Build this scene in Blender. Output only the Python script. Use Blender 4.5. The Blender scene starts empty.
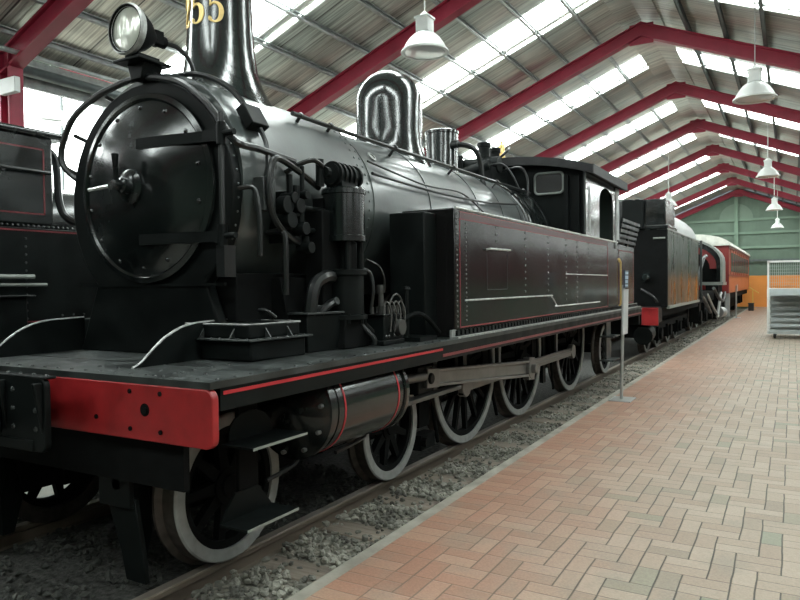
import bpy, bmesh, math, random
from mathutils import Vector, Matrix
random.seed(7)
PI = math.pi
COL = bpy.context.scene.collection

# ------------------------------------------------------------------ materials
def _n(nt, t, **k):
    n = nt.nodes.new(t)
    for a, v in k.items():
        setattr(n, a, v)
    return n

def mat(name, col, rough=0.5, metal=0.0, var=0.0, vscale=6.0, bump=0.0, bscale=20.0, rvar=0.0,
        coat=0.0, spec=0.5, col2=None, stretch=(1, 1, 1)):
    m = bpy.data.materials.new(name); m.use_nodes = True
    nt = m.node_tree; b = nt.nodes['Principled BSDF']
    b.inputs['Base Color'].default_value = (*col, 1)
    b.inputs['Roughness'].default_value = rough
    b.inputs['Metallic'].default_value = metal
    b.inputs['Coat Weight'].default_value = coat
    b.inputs['Coat Roughness'].default_value = 0.12
    b.inputs['Specular IOR Level'].default_value = spec
    if var or bump or rvar or col2:
        tc = _n(nt, 'ShaderNodeTexCoord'); mp = _n(nt, 'ShaderNodeMapping')
        mp.inputs['Scale'].default_value = stretch
        nt.links.new(tc.outputs['Object'], mp.inputs['Vector'])
        no = _n(nt, 'ShaderNodeTexNoise'); no.inputs['Scale'].default_value = vscale
        no.inputs['Detail'].default_value = 6
        nt.links.new(mp.outputs[0], no.inputs['Vector'])
        if var or col2:
            mx = _n(nt, 'ShaderNodeMix', data_type='RGBA')
            a = [c * (1 - var) for c in col]; c2 = col2 or [min(1, c * (1 + var)) for c in col]
            mx.inputs[6].default_value = (*(col if col2 else a), 1)
            mx.inputs[7].default_value = (*c2, 1)
            rp = _n(nt, 'ShaderNodeMapRange')
            rp.inputs['From Min'].default_value = .35; rp.inputs['From Max'].default_value = .65
            nt.links.new(no.outputs['Fac'], rp.inputs['Value'])
            nt.links.new(rp.outputs[0], mx.inputs[0])
            nt.links.new(mx.outputs[2], b.inputs['Base Color'])
        if rvar:
            rr = _n(nt, 'ShaderNodeMapRange')
            rr.inputs['From Min'].default_value = .3; rr.inputs['From Max'].default_value = .7
            rr.inputs['To Min'].default_value = max(.03, rough - rvar); rr.inputs['To Max'].default_value = rough + rvar
            nt.links.new(no.outputs['Fac'], rr.inputs['Value'])
            nt.links.new(rr.outputs[0], b.inputs['Roughness'])
        if bump:
            nb = _n(nt, 'ShaderNodeTexNoise'); nb.inputs['Scale'].default_value = bscale
            nb.inputs['Detail'].default_value = 4
            nt.links.new(mp.outputs[0], nb.inputs['Vector'])
            bp = _n(nt, 'ShaderNodeBump'); bp.inputs['Strength'].default_value = bump
            bp.inputs['Distance'].default_value = .02
            nt.links.new(nb.outputs['Fac'], bp.inputs['Height'])
            nt.links.new(bp.outputs[0], b.inputs['Normal'])
    return m

def emit(name, col, strength):
    m = bpy.data.materials.new(name); m.use_nodes = True
    nt = m.node_tree; b = nt.nodes['Principled BSDF']
    b.inputs['Base Color'].default_value = (.8, .8, .8, 1)
    b.inputs['Emission Color'].default_value = (*col, 1)
    b.inputs['Emission Strength'].default_value = strength
    return m

M = {}
M['gloss'] = mat('gloss_black_paint', (.006, .0082, .008), .2, 0, var=.25, vscale=3, bump=.12, bscale=5, rvar=.1, coat=.3)
M['dome'] = mat('polished_black_paint', (.013, .018, .0175), .17, 0, bump=.35, bscale=7, coat=.6, spec=.9, stretch=(1, 1, .3))
M['boiler'] = mat('boiler_black_paint', (.045, .054, .052), .36, 0, var=.3, vscale=3, bump=.12, bscale=6, rvar=.06, coat=.4, spec=.8)
M['black'] = mat('satin_black_paint', (.0045, .006, .0058), .48, 0, var=.3, vscale=5, rvar=.08, spec=.13)
M['roofblack'] = mat('roof_black', (.014, .0145, .015), .55, 0, var=.3, vscale=5, spec=.3)
M['matt'] = mat('matt_black', (.0035, .004, .004), .8, 0, var=.3, vscale=9, spec=.12)  # flat near-black for wheels, frames and other dark parts
M['deck'] = mat('footplate_black', (.025, .029, .028), .45, 0, var=.45, vscale=5, bump=.1, bscale=25, rvar=.13)
M['tank'] = mat('tank_side_black', (.008, .0078, .0078), .17, 0, var=.2, vscale=2, bump=.10, bscale=2.2, rvar=.05, coat=.15, spec=.35)
M['red'] = mat('buffer_red', (.29, .014, .016), .42, 0, var=.25, vscale=5, bump=.05, bscale=30, rvar=.1)
M['line'] = mat('lining_red', (.42, .022, .03), .4)
M['thinline'] = mat('thin_red_line', (.20, .014, .022), .4)
M['dimband'] = mat('dim_red_band', (.055, .012, .015), .3)
M['band'] = mat('dull_red_band', (.16, .018, .024), .35, 0, var=.2)
M['rivet'] = mat('rivet_heads', (.13, .135, .13), .35, .3)  # lighter grey paints in the light caught by the heads
M['tyre'] = mat('painted_tyre_grey', (.24, .245, .235), .5, 0, var=.15, vscale=12, bump=.04)
M['tread'] = mat('brown_tread_steel', (.075, .063, .055), .5, .5, var=.3, vscale=15)
M['rod'] = mat('bare_rod_steel', (.19, .185, .175), .42, .55, var=.2, vscale=6, rvar=.1)
M['edge'] = mat('worn_steel_edge', (.36, .37, .36), .4, .5, var=.3, vscale=20)
M['brass'] = mat('brass', (.75, .55, .22), .3, .9)
M['gold'] = mat('brass_numerals', (.78, .58, .24), .35, .6)
M['chrome'] = mat('chrome', (.6, .6, .6), .2, 1)
M['pipe'] = mat('pipe_black', (.008, .0095, .0095), .35, 0, coat=.15)
M['copper'] = mat('dull_pipe_metal', (.10, .10, .095), .4, .6)
M['roofred'] = mat('portal_red', (.27, .014, .038), .5, 0, var=.12, vscale=3)
M['galv'] = mat('galvanised_steel', (.36, .38, .37), .45, .3, var=.2, vscale=8)
M['darkgalv'] = mat('gutter_and_shade_grey', (.10, .12, .12), .5, .2, var=.15)
M['lampwhite'] = mat('white_enamel', (.62, .64, .62), .4, 0, var=.04)
M['lampglass'] = mat('lamp_glass', (.45, .46, .45), .15, 0, coat=.5)
M['white'] = mat('white_paint', (.72, .73, .71), .45, 0, var=.05)
M['signgrey'] = mat('sign_steel', (.38, .39, .38), .4, .5)
M['signwhite'] = mat('sign_panel', (.5, .52, .52), .4)
M['signdark'] = mat('sign_dark_print', (.03, .05, .08), .4)
M['signblue'] = mat('sign_pale_print', (.42, .55, .66), .4)
M['rail'] = mat('rail_steel_brown', (.13, .105, .082), .55, .3, var=.3, vscale=6, stretch=(1, .1, 1))
M['railtop'] = mat('rail_head', (.27, .235, .20), .42, .6, var=.25, vscale=8, stretch=(1, .1, 1))
M['sleeper'] = mat('sleeper_timber', (.15, .125, .10), .9, 0, var=.35, vscale=6, bump=.3, bscale=20, stretch=(.3, 3, 1))
M['conc'] = mat('kerb_concrete', (.27, .255, .215), .85, 0, var=.2, vscale=5, bump=.2, bscale=40)
M['conc2'] = mat('pale_concrete', (.42, .41, .37), .8, 0, var=.15, vscale=4)
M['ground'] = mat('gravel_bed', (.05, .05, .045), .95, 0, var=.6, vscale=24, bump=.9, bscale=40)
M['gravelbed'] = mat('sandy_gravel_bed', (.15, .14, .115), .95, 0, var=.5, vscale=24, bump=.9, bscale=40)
M['darkstone'] = mat('dark_stone', (.06, .062, .055), .85, 0, var=.5, vscale=4)  # darker stone tone for the bed under the engine
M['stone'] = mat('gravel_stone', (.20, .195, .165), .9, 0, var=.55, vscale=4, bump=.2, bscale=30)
M['orange'] = mat('orange_board', (.72, .27, .055), .6, 0, var=.08, vscale=1)
M['coach'] = mat('coach_red', (.44, .10, .05), .38, 0, var=.12, vscale=2, coat=.2)
M['coachtrim'] = mat('coach_dark_red', (.20, .022, .02), .4)
M['glass'] = mat('dark_window_glass', (.05, .05, .05), .08, 0, coat=.5)
M['coachglass'] = mat('carriage_glass', (.05, .016, .012), .18, 0, coat=.2)
M['coachroof'] = mat('coach_roof_cream', (.62, .62, .56), .5, 0, var=.1)
M['tender'] = mat('tender_side', (.026, .031, .027), .3, 0, var=.4, vscale=3, bump=.12, bscale=3, rvar=.14, coat=.2, stretch=(1, 1, .3))
M['tenderroof'] = mat('tender_top_grey', (.16, .18, .17), .3, .1, var=.15, coat=.3)
M['hood'] = mat('cab_hood_grey', (.22, .24, .22), .4, 0, var=.1)
M['cabred'] = mat('cab_interior_red', (.30, .03, .03), .5)
M['stair'] = mat('stair_grey', (.40, .43, .43), .5, .2, var=.1)
M['stairlite'] = mat('stair_pale_panel', (.46, .52, .52), .5, 0, var=.05)
M['rubber'] = mat('rubber', (.015, .015, .015), .8)
M['yellow'] = mat('yellow_paint', (.70, .42, .08), .5)
M['cabgreen'] = mat('cab_inside_green', (.03, .05, .04), .6)
M['steam'] = mat('polished_cab_sheet', (.05, .052, .05), .12, 0, bump=.25, bscale=3, coat=1.0, spec=.9, stretch=(1, 2.5, .6))
M['sky'] = emit('skylight_sheet', (.91, 1.0, .97), 21.0)
M['win'] = emit('daylit_glazing', (.95, 1.0, .99), 9.0)
M['addedwin'] = emit('added_glazing', (.93, 1.0, .98), 1.3)  # glow of the glazing added to the unseen right wall

def mat_wall():
    m = mat('green_cladding', (.105, .155, .115), .6, 0, var=.08, vscale=2)
    nt = m.node_tree; b = nt.nodes['Principled BSDF']
    tc = _n(nt, 'ShaderNodeTexCoord'); w = _n(nt, 'ShaderNodeTexWave', wave_type='BANDS', bands_direction='X')
    w.inputs['Scale'].default_value = 1.4
    nt.links.new(tc.outputs['Object'], w.inputs['Vector'])
    bp = _n(nt, 'ShaderNodeBump'); bp.inputs['Strength'].default_value = .15; bp.inputs['Distance'].default_value = .02
    nt.links.new(w.outputs['Fac'], bp.inputs['Height']); nt.links.new(bp.outputs[0], b.inputs['Normal'])
    return m
M['wall'] = mat_wall()
M['addedred'] = mat('added_red_band', (.07, .018, .018), .6, 0, var=.1, vscale=2)  # colour of the added band mirrored in the tank side
M['girt'] = mat('green_steel', (.15, .225, .165), .5)
M['disc'] = mat('pale_green_disc', (.15, .21, .16), .6)

def mat_foil():
    m = bpy.data.materials.new('roof_foil_sarking'); m.use_nodes = True
    nt = m.node_tree; b = nt.nodes['Principled BSDF']; L = nt.links.new
    tc = _n(nt, 'ShaderNodeTexCoord'); mp = _n(nt, 'ShaderNodeMapping'); mp.inputs['Scale'].default_value = (.4, 13, .4)
    L(tc.outputs['Object'], mp.inputs['Vector'])
    n1 = _n(nt, 'ShaderNodeTexNoise'); n1.inputs['Scale'].default_value = 2.2; n1.inputs['Detail'].default_value = 8
    L(mp.outputs[0], n1.inputs['Vector'])
    n2 = _n(nt, 'ShaderNodeTexNoise'); n2.inputs['Scale'].default_value = .8; n2.inputs['Detail'].default_value = 3
    mp2 = _n(nt, 'ShaderNodeMapping'); mp2.inputs['Scale'].default_value = (.35, 1.2, .35)
    L(tc.outputs['Object'], mp2.inputs['Vector']); L(mp2.outputs[0], n2.inputs['Vector'])
    r1 = _n(nt, 'ShaderNodeValToRGB'); e = r1.color_ramp.elements
    e[0].position = .33; e[0].color = (.30, .295, .285, 1); e[1].position = .70; e[1].color = (.80, .80, .78, 1)
    L(n1.outputs['Fac'], r1.inputs[0])
    r2 = _n(nt, 'ShaderNodeValToRGB'); e = r2.color_ramp.elements
    e[0].position = .40; e[0].color = (.86, .80, .70, 1); e[1].position = .62; e[1].color = (.72, .80, .74, 1)
    x = r2.color_ramp.elements.new(.30); x.color = (.74, .50, .50, 1)  # reddish streaks paint the red rafters' reflection into the foil
    L(n2.outputs['Fac'], r2.inputs[0])
    mx = _n(nt, 'ShaderNodeMix', data_type='RGBA', blend_type='MULTIPLY'); mx.inputs[0].default_value = 1
    L(r1.outputs[0], mx.inputs[6]); L(r2.outputs[0], mx.inputs[7])
    # lapped seams of the foil, running down the slope
    sx_ = _n(nt, 'ShaderNodeSeparateXYZ'); L(tc.outputs['Object'], sx_.inputs[0])
    fr_ = _n(nt, 'ShaderNodeMath', operation='FRACT'); dv_ = _n(nt, 'ShaderNodeMath', operation='DIVIDE'); dv_.inputs[1].default_value = 1.3
    L(sx_.outputs[1], dv_.inputs[0]); L(dv_.outputs[0], fr_.inputs[0])
    lt_ = _n(nt, 'ShaderNodeMath', operation='LESS_THAN'); lt_.inputs[1].default_value = .018; L(fr_.outputs[0], lt_.inputs[0])
    ms_ = _n(nt, 'ShaderNodeMix', data_type='RGBA'); L(lt_.outputs[0], ms_.inputs[0]); L(mx.outputs[2], ms_.inputs[6]); ms_.inputs[7].default_value = (.08, .075, .07, 1)
    L(ms_.outputs[2], b.inputs['Base Color'])
    b.inputs['Metallic'].default_value = .4; b.inputs['Roughness'].default_value = .3
    bp = _n(nt, 'ShaderNodeBump'); bp.inputs['Strength'].default_value = .35; bp.inputs['Distance'].default_value = .025
    L(n1.outputs['Fac'], bp.inputs['Height']); L(bp.outputs[0], b.inputs['Normal'])
    return m
M['foil'] = mat_foil()

def mat_brick():
    """pairs of long pavers laid across the platform alternating with pairs laid end to end along it"""
    m = bpy.data.materials.new('brick_paving'); m.use_nodes = True
    nt = m.node_tree; b = nt.nodes['Principled BSDF']; L = nt.links.new
    def val(x):
        return x
    def math_(op, a, c=None, d=None):
        n = _n(nt, 'ShaderNodeMath', operation=op)
        for i, s in enumerate((a, c, d)):
            if s is None: continue
            if isinstance(s, (int, float)): n.inputs[i].default_value = s
            else: L(s, n.inputs[i])
        return n.outputs[0]
    g = _n(nt, 'ShaderNodeNewGeometry'); sp = _n(nt, 'ShaderNodeSeparateXYZ'); L(g.outputs['Position'], sp.inputs[0])
    wob = _n(nt, 'ShaderNodeTexNoise'); wob.inputs['Scale'].default_value = 2.5; L(g.outputs['Position'], wob.inputs['Vector'])
    wsp = _n(nt, 'ShaderNodeSeparateColor'); L(wob.outputs['Color'], wsp.inputs[0])
    X = math_('ADD', sp.outputs[0], math_('MULTIPLY', math_('SUBTRACT', wsp.outputs[0], .5), .02))
    Y = math_('ADD', sp.outputs[1], math_('MULTIPLY', math_('SUBTRACT', wsp.outputs[1], .5), .02))
    cx, cy = .118, .236
    u = math_('DIVIDE', math_('SUBTRACT', X, 1.935), cx); v = math_('DIVIDE', Y, cy)
    i = math_('FLOOR', u); j = math_('FLOOR', v)
    fu = math_('SUBTRACT', u, i); fv = math_('SUBTRACT', v, j)
    k = math_('FLOORED_MODULO', math_('ADD', i, j), 4)
    isV = math_('GREATER_THAN', k, 1.5)
    isH = math_('SUBTRACT', 1, isV)
    k13 = math_('FLOORED_MODULO', k, 2)
    # H: long across x over two cells, two bricks stacked in y
    hx = math_('DIVIDE', math_('ADD', fu, k13), 2)                 # 0..1 over .236
    hv2 = math_('MULTIPLY', fv, 2); hrow = math_('FLOOR', hv2); hy = math_('SUBTRACT', hv2, hrow)
    def edge(t, size):
        return math_('MULTIPLY', math_('MINIMUM', t, math_('SUBTRACT', 1, t)), size)
    dH_x = edge(hx, .236); dH_y = edge(hy, .118)
    dV_x = edge(fu, .118); dV_y = edge(fv, .236)
    border = math_('LESS_THAN', X, 1.935)
    # border course: bricks with their ends towards the kerb
    bv = math_('DIVIDE', Y, .118); bj = math_('FLOOR', bv); bf = math_('SUBTRACT', bv, bj)
    dB_y = edge(bf, .118); dB_x = math_('ABSOLUTE', math_('SUBTRACT', X, 1.935))
    def sel(f, a, c):                                              # f ? a : c
        return math_('ADD', math_('MULTIPLY', f, a), math_('MULTIPLY', math_('SUBTRACT', 1, f), c))
    dx = sel(isV, dV_x, dH_x); dy = sel(isV, dV_y, dH_y)
    dx = sel(border, dB_x, dx); dy = sel(border, dB_y, dy)
    jw = sel(border, .0035, sel(isV, .0045, .0035))
    # along-track joints are wider than the cross joints
    lineX = math_('LESS_THAN', dx, jw); lineY = math_('LESS_THAN', dy, .0028)
    joint = math_('MAXIMUM', lineX, math_('MULTIPLY', lineY, .8))
    idx_ = sel(border, -5, sel(isV, i, math_('SUBTRACT', i, k13)))
    idy_ = sel(border, bj, sel(isV, j, math_('ADD', j, math_('MULTIPLY', hrow, .5))))
    cmb = _n(nt, 'ShaderNodeCombineXYZ'); L(idx_, cmb.inputs[0]); L(idy_, cmb.inputs[1])
    wn = _n(nt, 'ShaderNodeTexWhiteNoise', noise_dimensions='2D'); L(cmb.outputs[0], wn.inputs['Vector'])
    wc = _n(nt, 'ShaderNodeSeparateColor'); L(wn.outputs['Color'], wc.inputs[0])
    ramp = _n(nt, 'ShaderNodeValToRGB'); ramp.color_ramp.interpolation = 'LINEAR'
    e = ramp.color_ramp.elements
    e[0].position = 0; e[0].color = (.235, .185, .142, 1); e[1].position = 1; e[1].color = (.33, .265, .205, 1)
    for p_, c in ((.06, (.20, .21, .155)), (.14, (.265, .20, .15)), (.55, (.30, .238, .182))):
        x = e.new(p_); x.color = (*c, 1)
    L(wc.outputs[0], ramp.inputs[0])
    # redder bricks near the kerb
    big = _n(nt, 'ShaderNodeTexNoise'); big.inputs['Scale'].default_value = .55; big.inputs['Detail'].default_value = 4
    L(g.outputs['Position'], big.inputs['Vector'])
    nearf = _n(nt, 'ShaderNodeMapRange', interpolation_type='SMOOTHSTEP')
    nearf.inputs['From Min'].default_value = 1.85; nearf.inputs['From Max'].default_value = 3.5
    nearf.inputs['To Min'].default_value = 1; nearf.inputs['To Max'].default_value = 0
    L(math_('ADD', X, math_('MULTIPLY', math_('SUBTRACT', big.outputs['Fac'], .5), 1.6)), nearf.inputs['Value'])
    redr = _n(nt, 'ShaderNodeValToRGB'); e = redr.color_ramp.elements
    e[0].color = (.25, .12, .075, 1); e[1].color = (.34, .20, .135, 1)
    x = e.new(.5); x.color = (.30, .14, .088, 1)
    L(wc.outputs[1], redr.inputs[0])
    mx = _n(nt, 'ShaderNodeMix', data_type='RGBA'); L(math_('MULTIPLY', nearf.outputs[0], .85), mx.inputs[0]); L(ramp.outputs[0], mx.inputs[6]); L(redr.outputs[0], mx.inputs[7])
    # grime patches
    gr = _n(nt, 'ShaderNodeTexNoise'); gr.inputs['Scale'].default_value = 3.2; gr.inputs['Detail'].default_value = 6
    L(g.outputs['Position'], gr.inputs['Vector'])
    grr = _n(nt, 'ShaderNodeMapRange'); grr.inputs['From Min'].default_value = .52; grr.inputs['From Max'].default_value = .75
    grr.inputs['To Max'].default_value = .5
    L(gr.outputs['Fac'], grr.inputs['Value'])
    mg = _n(nt, 'ShaderNodeMix', data_type='RGBA'); L(grr.outputs[0], mg.inputs[0]); L(mx.outputs[2], mg.inputs[6]); mg.inputs[7].default_value = (.19, .175, .14, 1)
    fine = _n(nt, 'ShaderNodeTexNoise'); fine.inputs['Scale'].default_value = 90; fine.inputs['Detail'].default_value = 3
    L(g.outputs['Position'], fine.inputs['Vector'])
    fr = _n(nt, 'ShaderNodeMapRange'); fr.inputs['To Min'].default_value = .7; fr.inputs['To Max'].default_value = 1.3
    L(fine.outputs['Fac'], fr.inputs['Value'])
    mf = _n(nt, 'ShaderNodeMix', data_type='RGBA', blend_type='MULTIPLY'); mf.inputs[0].default_value = 1
    L(mg.outputs[2], mf.inputs[6]); L(fr.outputs[0], mf.inputs[7])
    # joints: dark soil, with pale sand near the kerb
    jn = _n(nt, 'ShaderNodeMix', data_type='RGBA'); L(nearf.outputs[0], jn.inputs[0])
    jn.inputs[6].default_value = (.03, .027, .02, 1); jn.inputs[7].default_value = (.13, .09, .06, 1)
    mj = _n(nt, 'ShaderNodeMix', data_type='RGBA'); L(math_('MULTIPLY', joint, .88), mj.inputs[0]); L(mf.outputs[2], mj.inputs[6]); L(jn.outputs[2], mj.inputs[7])
    L(mj.outputs[2], b.inputs['Base Color'])
    b.inputs['Roughness'].default_value = .62
    hgt = math_('ADD', math_('MULTIPLY', math_('MINIMUM', math_('MULTIPLY', math_('MINIMUM', dx, dy), 120), 1), .8), math_('MULTIPLY', fine.outputs['Fac'], .25))
    hgt = math_('ADD', hgt, math_('MULTIPLY', wc.outputs[2], .35))
    bp = _n(nt, 'ShaderNodeBump'); bp.inputs['Strength'].default_value = .6; bp.inputs['Distance'].default_value = .006
    L(hgt, bp.inputs['Height']); L(bp.outputs[0], b.inputs['Normal'])
    return m
M['brick'] = mat_brick()

def mat_mesh():
    m = bpy.data.materials.new('welded_wire_mesh'); m.use_nodes = True
    b = m.node_tree.nodes['Principled BSDF']
    b.inputs['Base Color'].default_value = (.42, .46, .46, 1); b.inputs['Roughness'].default_value = .4; b.inputs['Metallic'].default_value = .4
    return m
M['mesh'] = mat_mesh()

# ------------------------------------------------------------------ mesh builder
WORLD = {}     # object -> world origin

class MB:
    def __init__(s): s.v = []; s.f = []
    def add(s, vs, fs):
        o = len(s.v); s.v += [tuple(p) for p in vs]; s.f += [tuple(i + o for i in f) for f in fs]; return s
    def box(s, x0, x1, y0, y1, z0, z1):
        x0, x1 = min(x0, x1), max(x0, x1)
        return s.add([(x, y, z) for x in (x0, x1) for y in (y0, y1) for z in (z0, z1)],
                     [(0, 1, 3, 2), (4, 6, 7, 5), (0, 4, 5, 1), (2, 3, 7, 6), (0, 2, 6, 4), (1, 5, 7, 3)])
    def obox(s, c, a, b, d):                                # centre + three half axis vectors
        c, a, b, d = map(Vector, (c, a, b, d))
        return s.add([c + i * a + j * b + k * d for i in (-1, 1) for j in (-1, 1) for k in (-1, 1)],
                     [(0, 1, 3, 2), (4, 6, 7, 5), (0, 4, 5, 1), (2, 3, 7, 6), (0, 2, 6, 4), (1, 5, 7, 3)])
    def bar(s, p0, p1, w, h, up=(0, 0, 1)):
        p0, p1 = Vector(p0), Vector(p1); d = p1 - p0; u = Vector(up)
        side = d.cross(u).normalized(); u2 = side.cross(d).normalized()
        return s.obox((p0 + p1) / 2, d / 2, side * w / 2, u2 * h / 2)
    def cyl(s, p0, p1, r0, r1=None, n=24, caps=True):
        p0, p1 = Vector(p0), Vector(p1); r1 = r0 if r1 is None else r1
        d = (p1 - p0).normalized(); a = d.orthogonal().normalized(); b = d.cross(a)
        vs = []
        for p, r in ((p0, r0), (p1, r1)):
            for i in range(n):
                t = 2 * PI * i / n; vs.append(p + (a * math.cos(t) + b * math.sin(t)) * r)
        fs = [(i, (i + 1) % n, n + (i + 1) % n, n + i) for i in range(n)]
        if caps: fs += [tuple(range(n))[::-1], tuple(range(n, 2 * n))]
        return s.add(vs, fs)
    def lathe(s, prof, o=(0, 0, 0), ax=(0, 0, 1), n=40, closed=False):
        o = Vector(o); d = Vector(ax).normalized(); a = d.orthogonal().normalized(); b = d.cross(a)
        vs = []
        for r, h in prof:
            for i in range(n):
                t = 2 * PI * i / n; vs.append(o + d * h + (a * math.cos(t) + b * math.sin(t)) * max(r, 1e-4))
        m = len(prof); fs = []
        for k in range(m if closed else m - 1):
            k2 = (k + 1) % m
            fs += [(k * n + i, k * n + (i + 1) % n, k2 * n + (i + 1) % n, k2 * n + i) for i in range(n)]
        if not closed: fs += [tuple(range(n))[::-1], tuple(range((m - 1) * n, m * n))]
        return s.add(vs, fs)
    def tube(s, pts, r, n=8, sub=6, smooth=True):
        P = [Vector(p) for p in pts]
        if smooth and len(P) > 2:
            Q = []
            for i in range(len(P) - 1):
                p0 = P[max(i - 1, 0)]; p1 = P[i]; p2 = P[i + 1]; p3 = P[min(i + 2, len(P) - 1)]
                for k in range(sub):
                    t = k / sub
                    Q.append(.5 * ((2 * p1) + (p2 - p0) * t + (2 * p0 - 5 * p1 + 4 * p2 - p3) * t * t + (3 * p1 - p0 - 3 * p2 + p3) * t ** 3))
            Q.append(P[-1]); P = Q
        vs = []; a = None
        for i, p in enumerate(P):
            d = (P[min(i + 1, len(P) - 1)] - P[max(i - 1, 0)]).normalized()
            a = d.orthogonal().normalized() if a is None else (a - d * a.dot(d)).normalized()
            b = d.cross(a)
            for k in range(n):
                t = 2 * PI * k / n; vs.append(p + (a * math.cos(t) + b * math.sin(t)) * r)
        m = len(P)
        fs = [(k * n + i, k * n + (i + 1) % n, (k + 1) * n + (i + 1) % n, (k + 1) * n + i) for k in range(m - 1) for i in range(n)]
        fs += [tuple(range(n))[::-1], tuple(range((m - 1) * n, m * n))]
        return s.add(vs, fs)
    def prism(s, poly, plane, a0, a1):
        def P(p, a):
            return {'yz': (a, p[0], p[1]), 'xz': (p[0], a, p[1]), 'xy': (p[0], p[1], a)}[plane]
        n = len(poly)
        return s.add([P(p, a0) for p in poly] + [P(p, a1) for p in poly],
                     [tuple(range(n))[::-1], tuple(range(n, 2 * n))] + [(i, (i + 1) % n, n + (i + 1) % n, n + i) for i in range(n)])
    def rivet(s, p, nrm, r=.012):
        p, d = Vector(p), Vector(nrm).normalized(); a = d.orthogonal().normalized(); b = d.cross(a); n = 6
        vs = []
        for rr, h in ((1, 0), (.75, .5)):
            for i in range(n):
                t = 2 * PI * i / n; vs.append(p + (a * math.cos(t) + b * math.sin(t)) * r * rr + d * r * h)
        vs.append(p + d * r * .75)
        return s.add(vs, [(i, (i + 1) % n, n + (i + 1) % n, n + i) for i in range(n)] + [(n + i, n + (i + 1) % n, 2 * n) for i in range(n)])
    def rivets(s, p0, p1, n, nrm, r=.012):
        p0, p1 = Vector(p0), Vector(p1)
        for i in range(n): s.rivet(p0.lerp(p1, i / max(1, n - 1)), nrm, r)
        return s
    def mirror(s):
        m = MB(); m.v = [(-x, y, z) for x, y, z in s.v]; m.f = [f[::-1] for f in s.f]; return m
    def shift(s, dx, dy, dz):
        s.v = [(x + dx, y + dy, z + dz) for x, y, z in s.v]; return s
    def sx(s, k):
        if k < 0:
            s.v = [(-x, y, z) for x, y, z in s.v]; s.f = [f[::-1] for f in s.f]
        return s
    def islands(s):
        par = list(range(len(s.v)))
        def find(a):
            while par[a] != a: par[a] = par[par[a]]; a = par[a]
            return a
        for f in s.f:
            for k in f[1:]: par[find(k)] = find(f[0])
        out = {}
        for f in s.f: out.setdefault(find(f[0]), []).append(f)
        res = []
        for fs in out.values():
            ids = sorted({k for f in fs for k in f}); mp = {a: b for b, a in enumerate(ids)}
            m = MB(); m.v = [s.v[k] for k in ids]; m.f = [tuple(mp[k] for k in f) for f in fs]; res.append(m)
        return res
    def build_each(s, name, m, parent=None, **k):
        for p in s.islands(): p.build(name, m, parent, **k)
    def build(s, name, m, parent=None, at=None, bevel=0, ang=35, smooth=True):
        """vertices are in world space unless at is given, then they are local to the point at"""
        pw = WORLD.get(parent.name, Vector()) if parent else Vector()
        org = Vector(at) if at is not None else (pw if parent else Vector())
        me = bpy.data.meshes.new(name)
        off = Vector() if at is not None else org
        me.from_pydata([(x - off.x, y - off.y, z - off.z) for x, y, z in s.v], [], s.f)
        bm = bmesh.new(); bm.from_mesh(me); bmesh.ops.recalc_face_normals(bm, faces=bm.faces); bm.to_mesh(me); bm.free()
        if smooth:
            me.shade_smooth(); me.set_sharp_from_angle(angle=math.radians(ang))
        o = bpy.data.objects.new(name, me); COL.objects.link(o)
        me.materials.append(m)
        o.parent = parent; o.location = org - pw
        WORLD[o.name] = org
        if bevel:
            b = o.modifiers.new('bevel', 'BEVEL'); b.width = bevel; b.segments = 2; b.limit_method = 'ANGLE'; b.angle_limit = math.radians(40)
        return o

def tag(o, label=None, cat=None, group=None, kind=None):
    if label: o['label'] = label
    if cat: o['category'] = cat
    if group: o['group'] = group
    if kind: o['kind'] = kind
    return o

def empty(name, loc):
    o = bpy.data.objects.new(name, None); o.empty_display_size = .2; COL.objects.link(o); o.location = loc; WORLD[o.name] = Vector(loc); return o

def copy_tree(o, parent=None, loc=None):
    c = o.copy(); COL.objects.link(c)
    c.parent = parent
    if loc is not None: c.location = loc
    pw = WORLD.get(parent.name, Vector()) if parent else Vector()
    WORLD[c.name] = pw + c.location
    for ch in list(o.children): copy_tree(ch, c)
    return c

def structure(o): o['kind'] = 'structure'; return o

# ------------------------------------------------------------------ the shed
XR, SL = 1.0, .406                       # ridge line and roof slope
XL, XRW = -5.2, 7.4
def zr(x, z0): return z0 - .1 - SL * abs(x - XR)
YF, YB = -9.0, 47.9

structure(MB().box(1.70, XRW + .3, YF, YB, -.25, .05).build('floor', M['brick'], smooth=False))
structure(MB().box(1.60, 1.70, YF, YB, -.25, .045).build('trim_1', M['conc'], bevel=.01))
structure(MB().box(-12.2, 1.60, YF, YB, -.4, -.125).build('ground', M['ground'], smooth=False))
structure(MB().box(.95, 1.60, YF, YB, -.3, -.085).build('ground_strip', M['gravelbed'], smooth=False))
structure(MB().box(-2.95, -1.35, YF, YB, -.15, -.06).build('path', M['conc2'], smooth=False))
structure(MB().box(-12.2, -5.75, YF, YB, -.16, -.05).build('path_beyond', M['conc2'], smooth=False))

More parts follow.
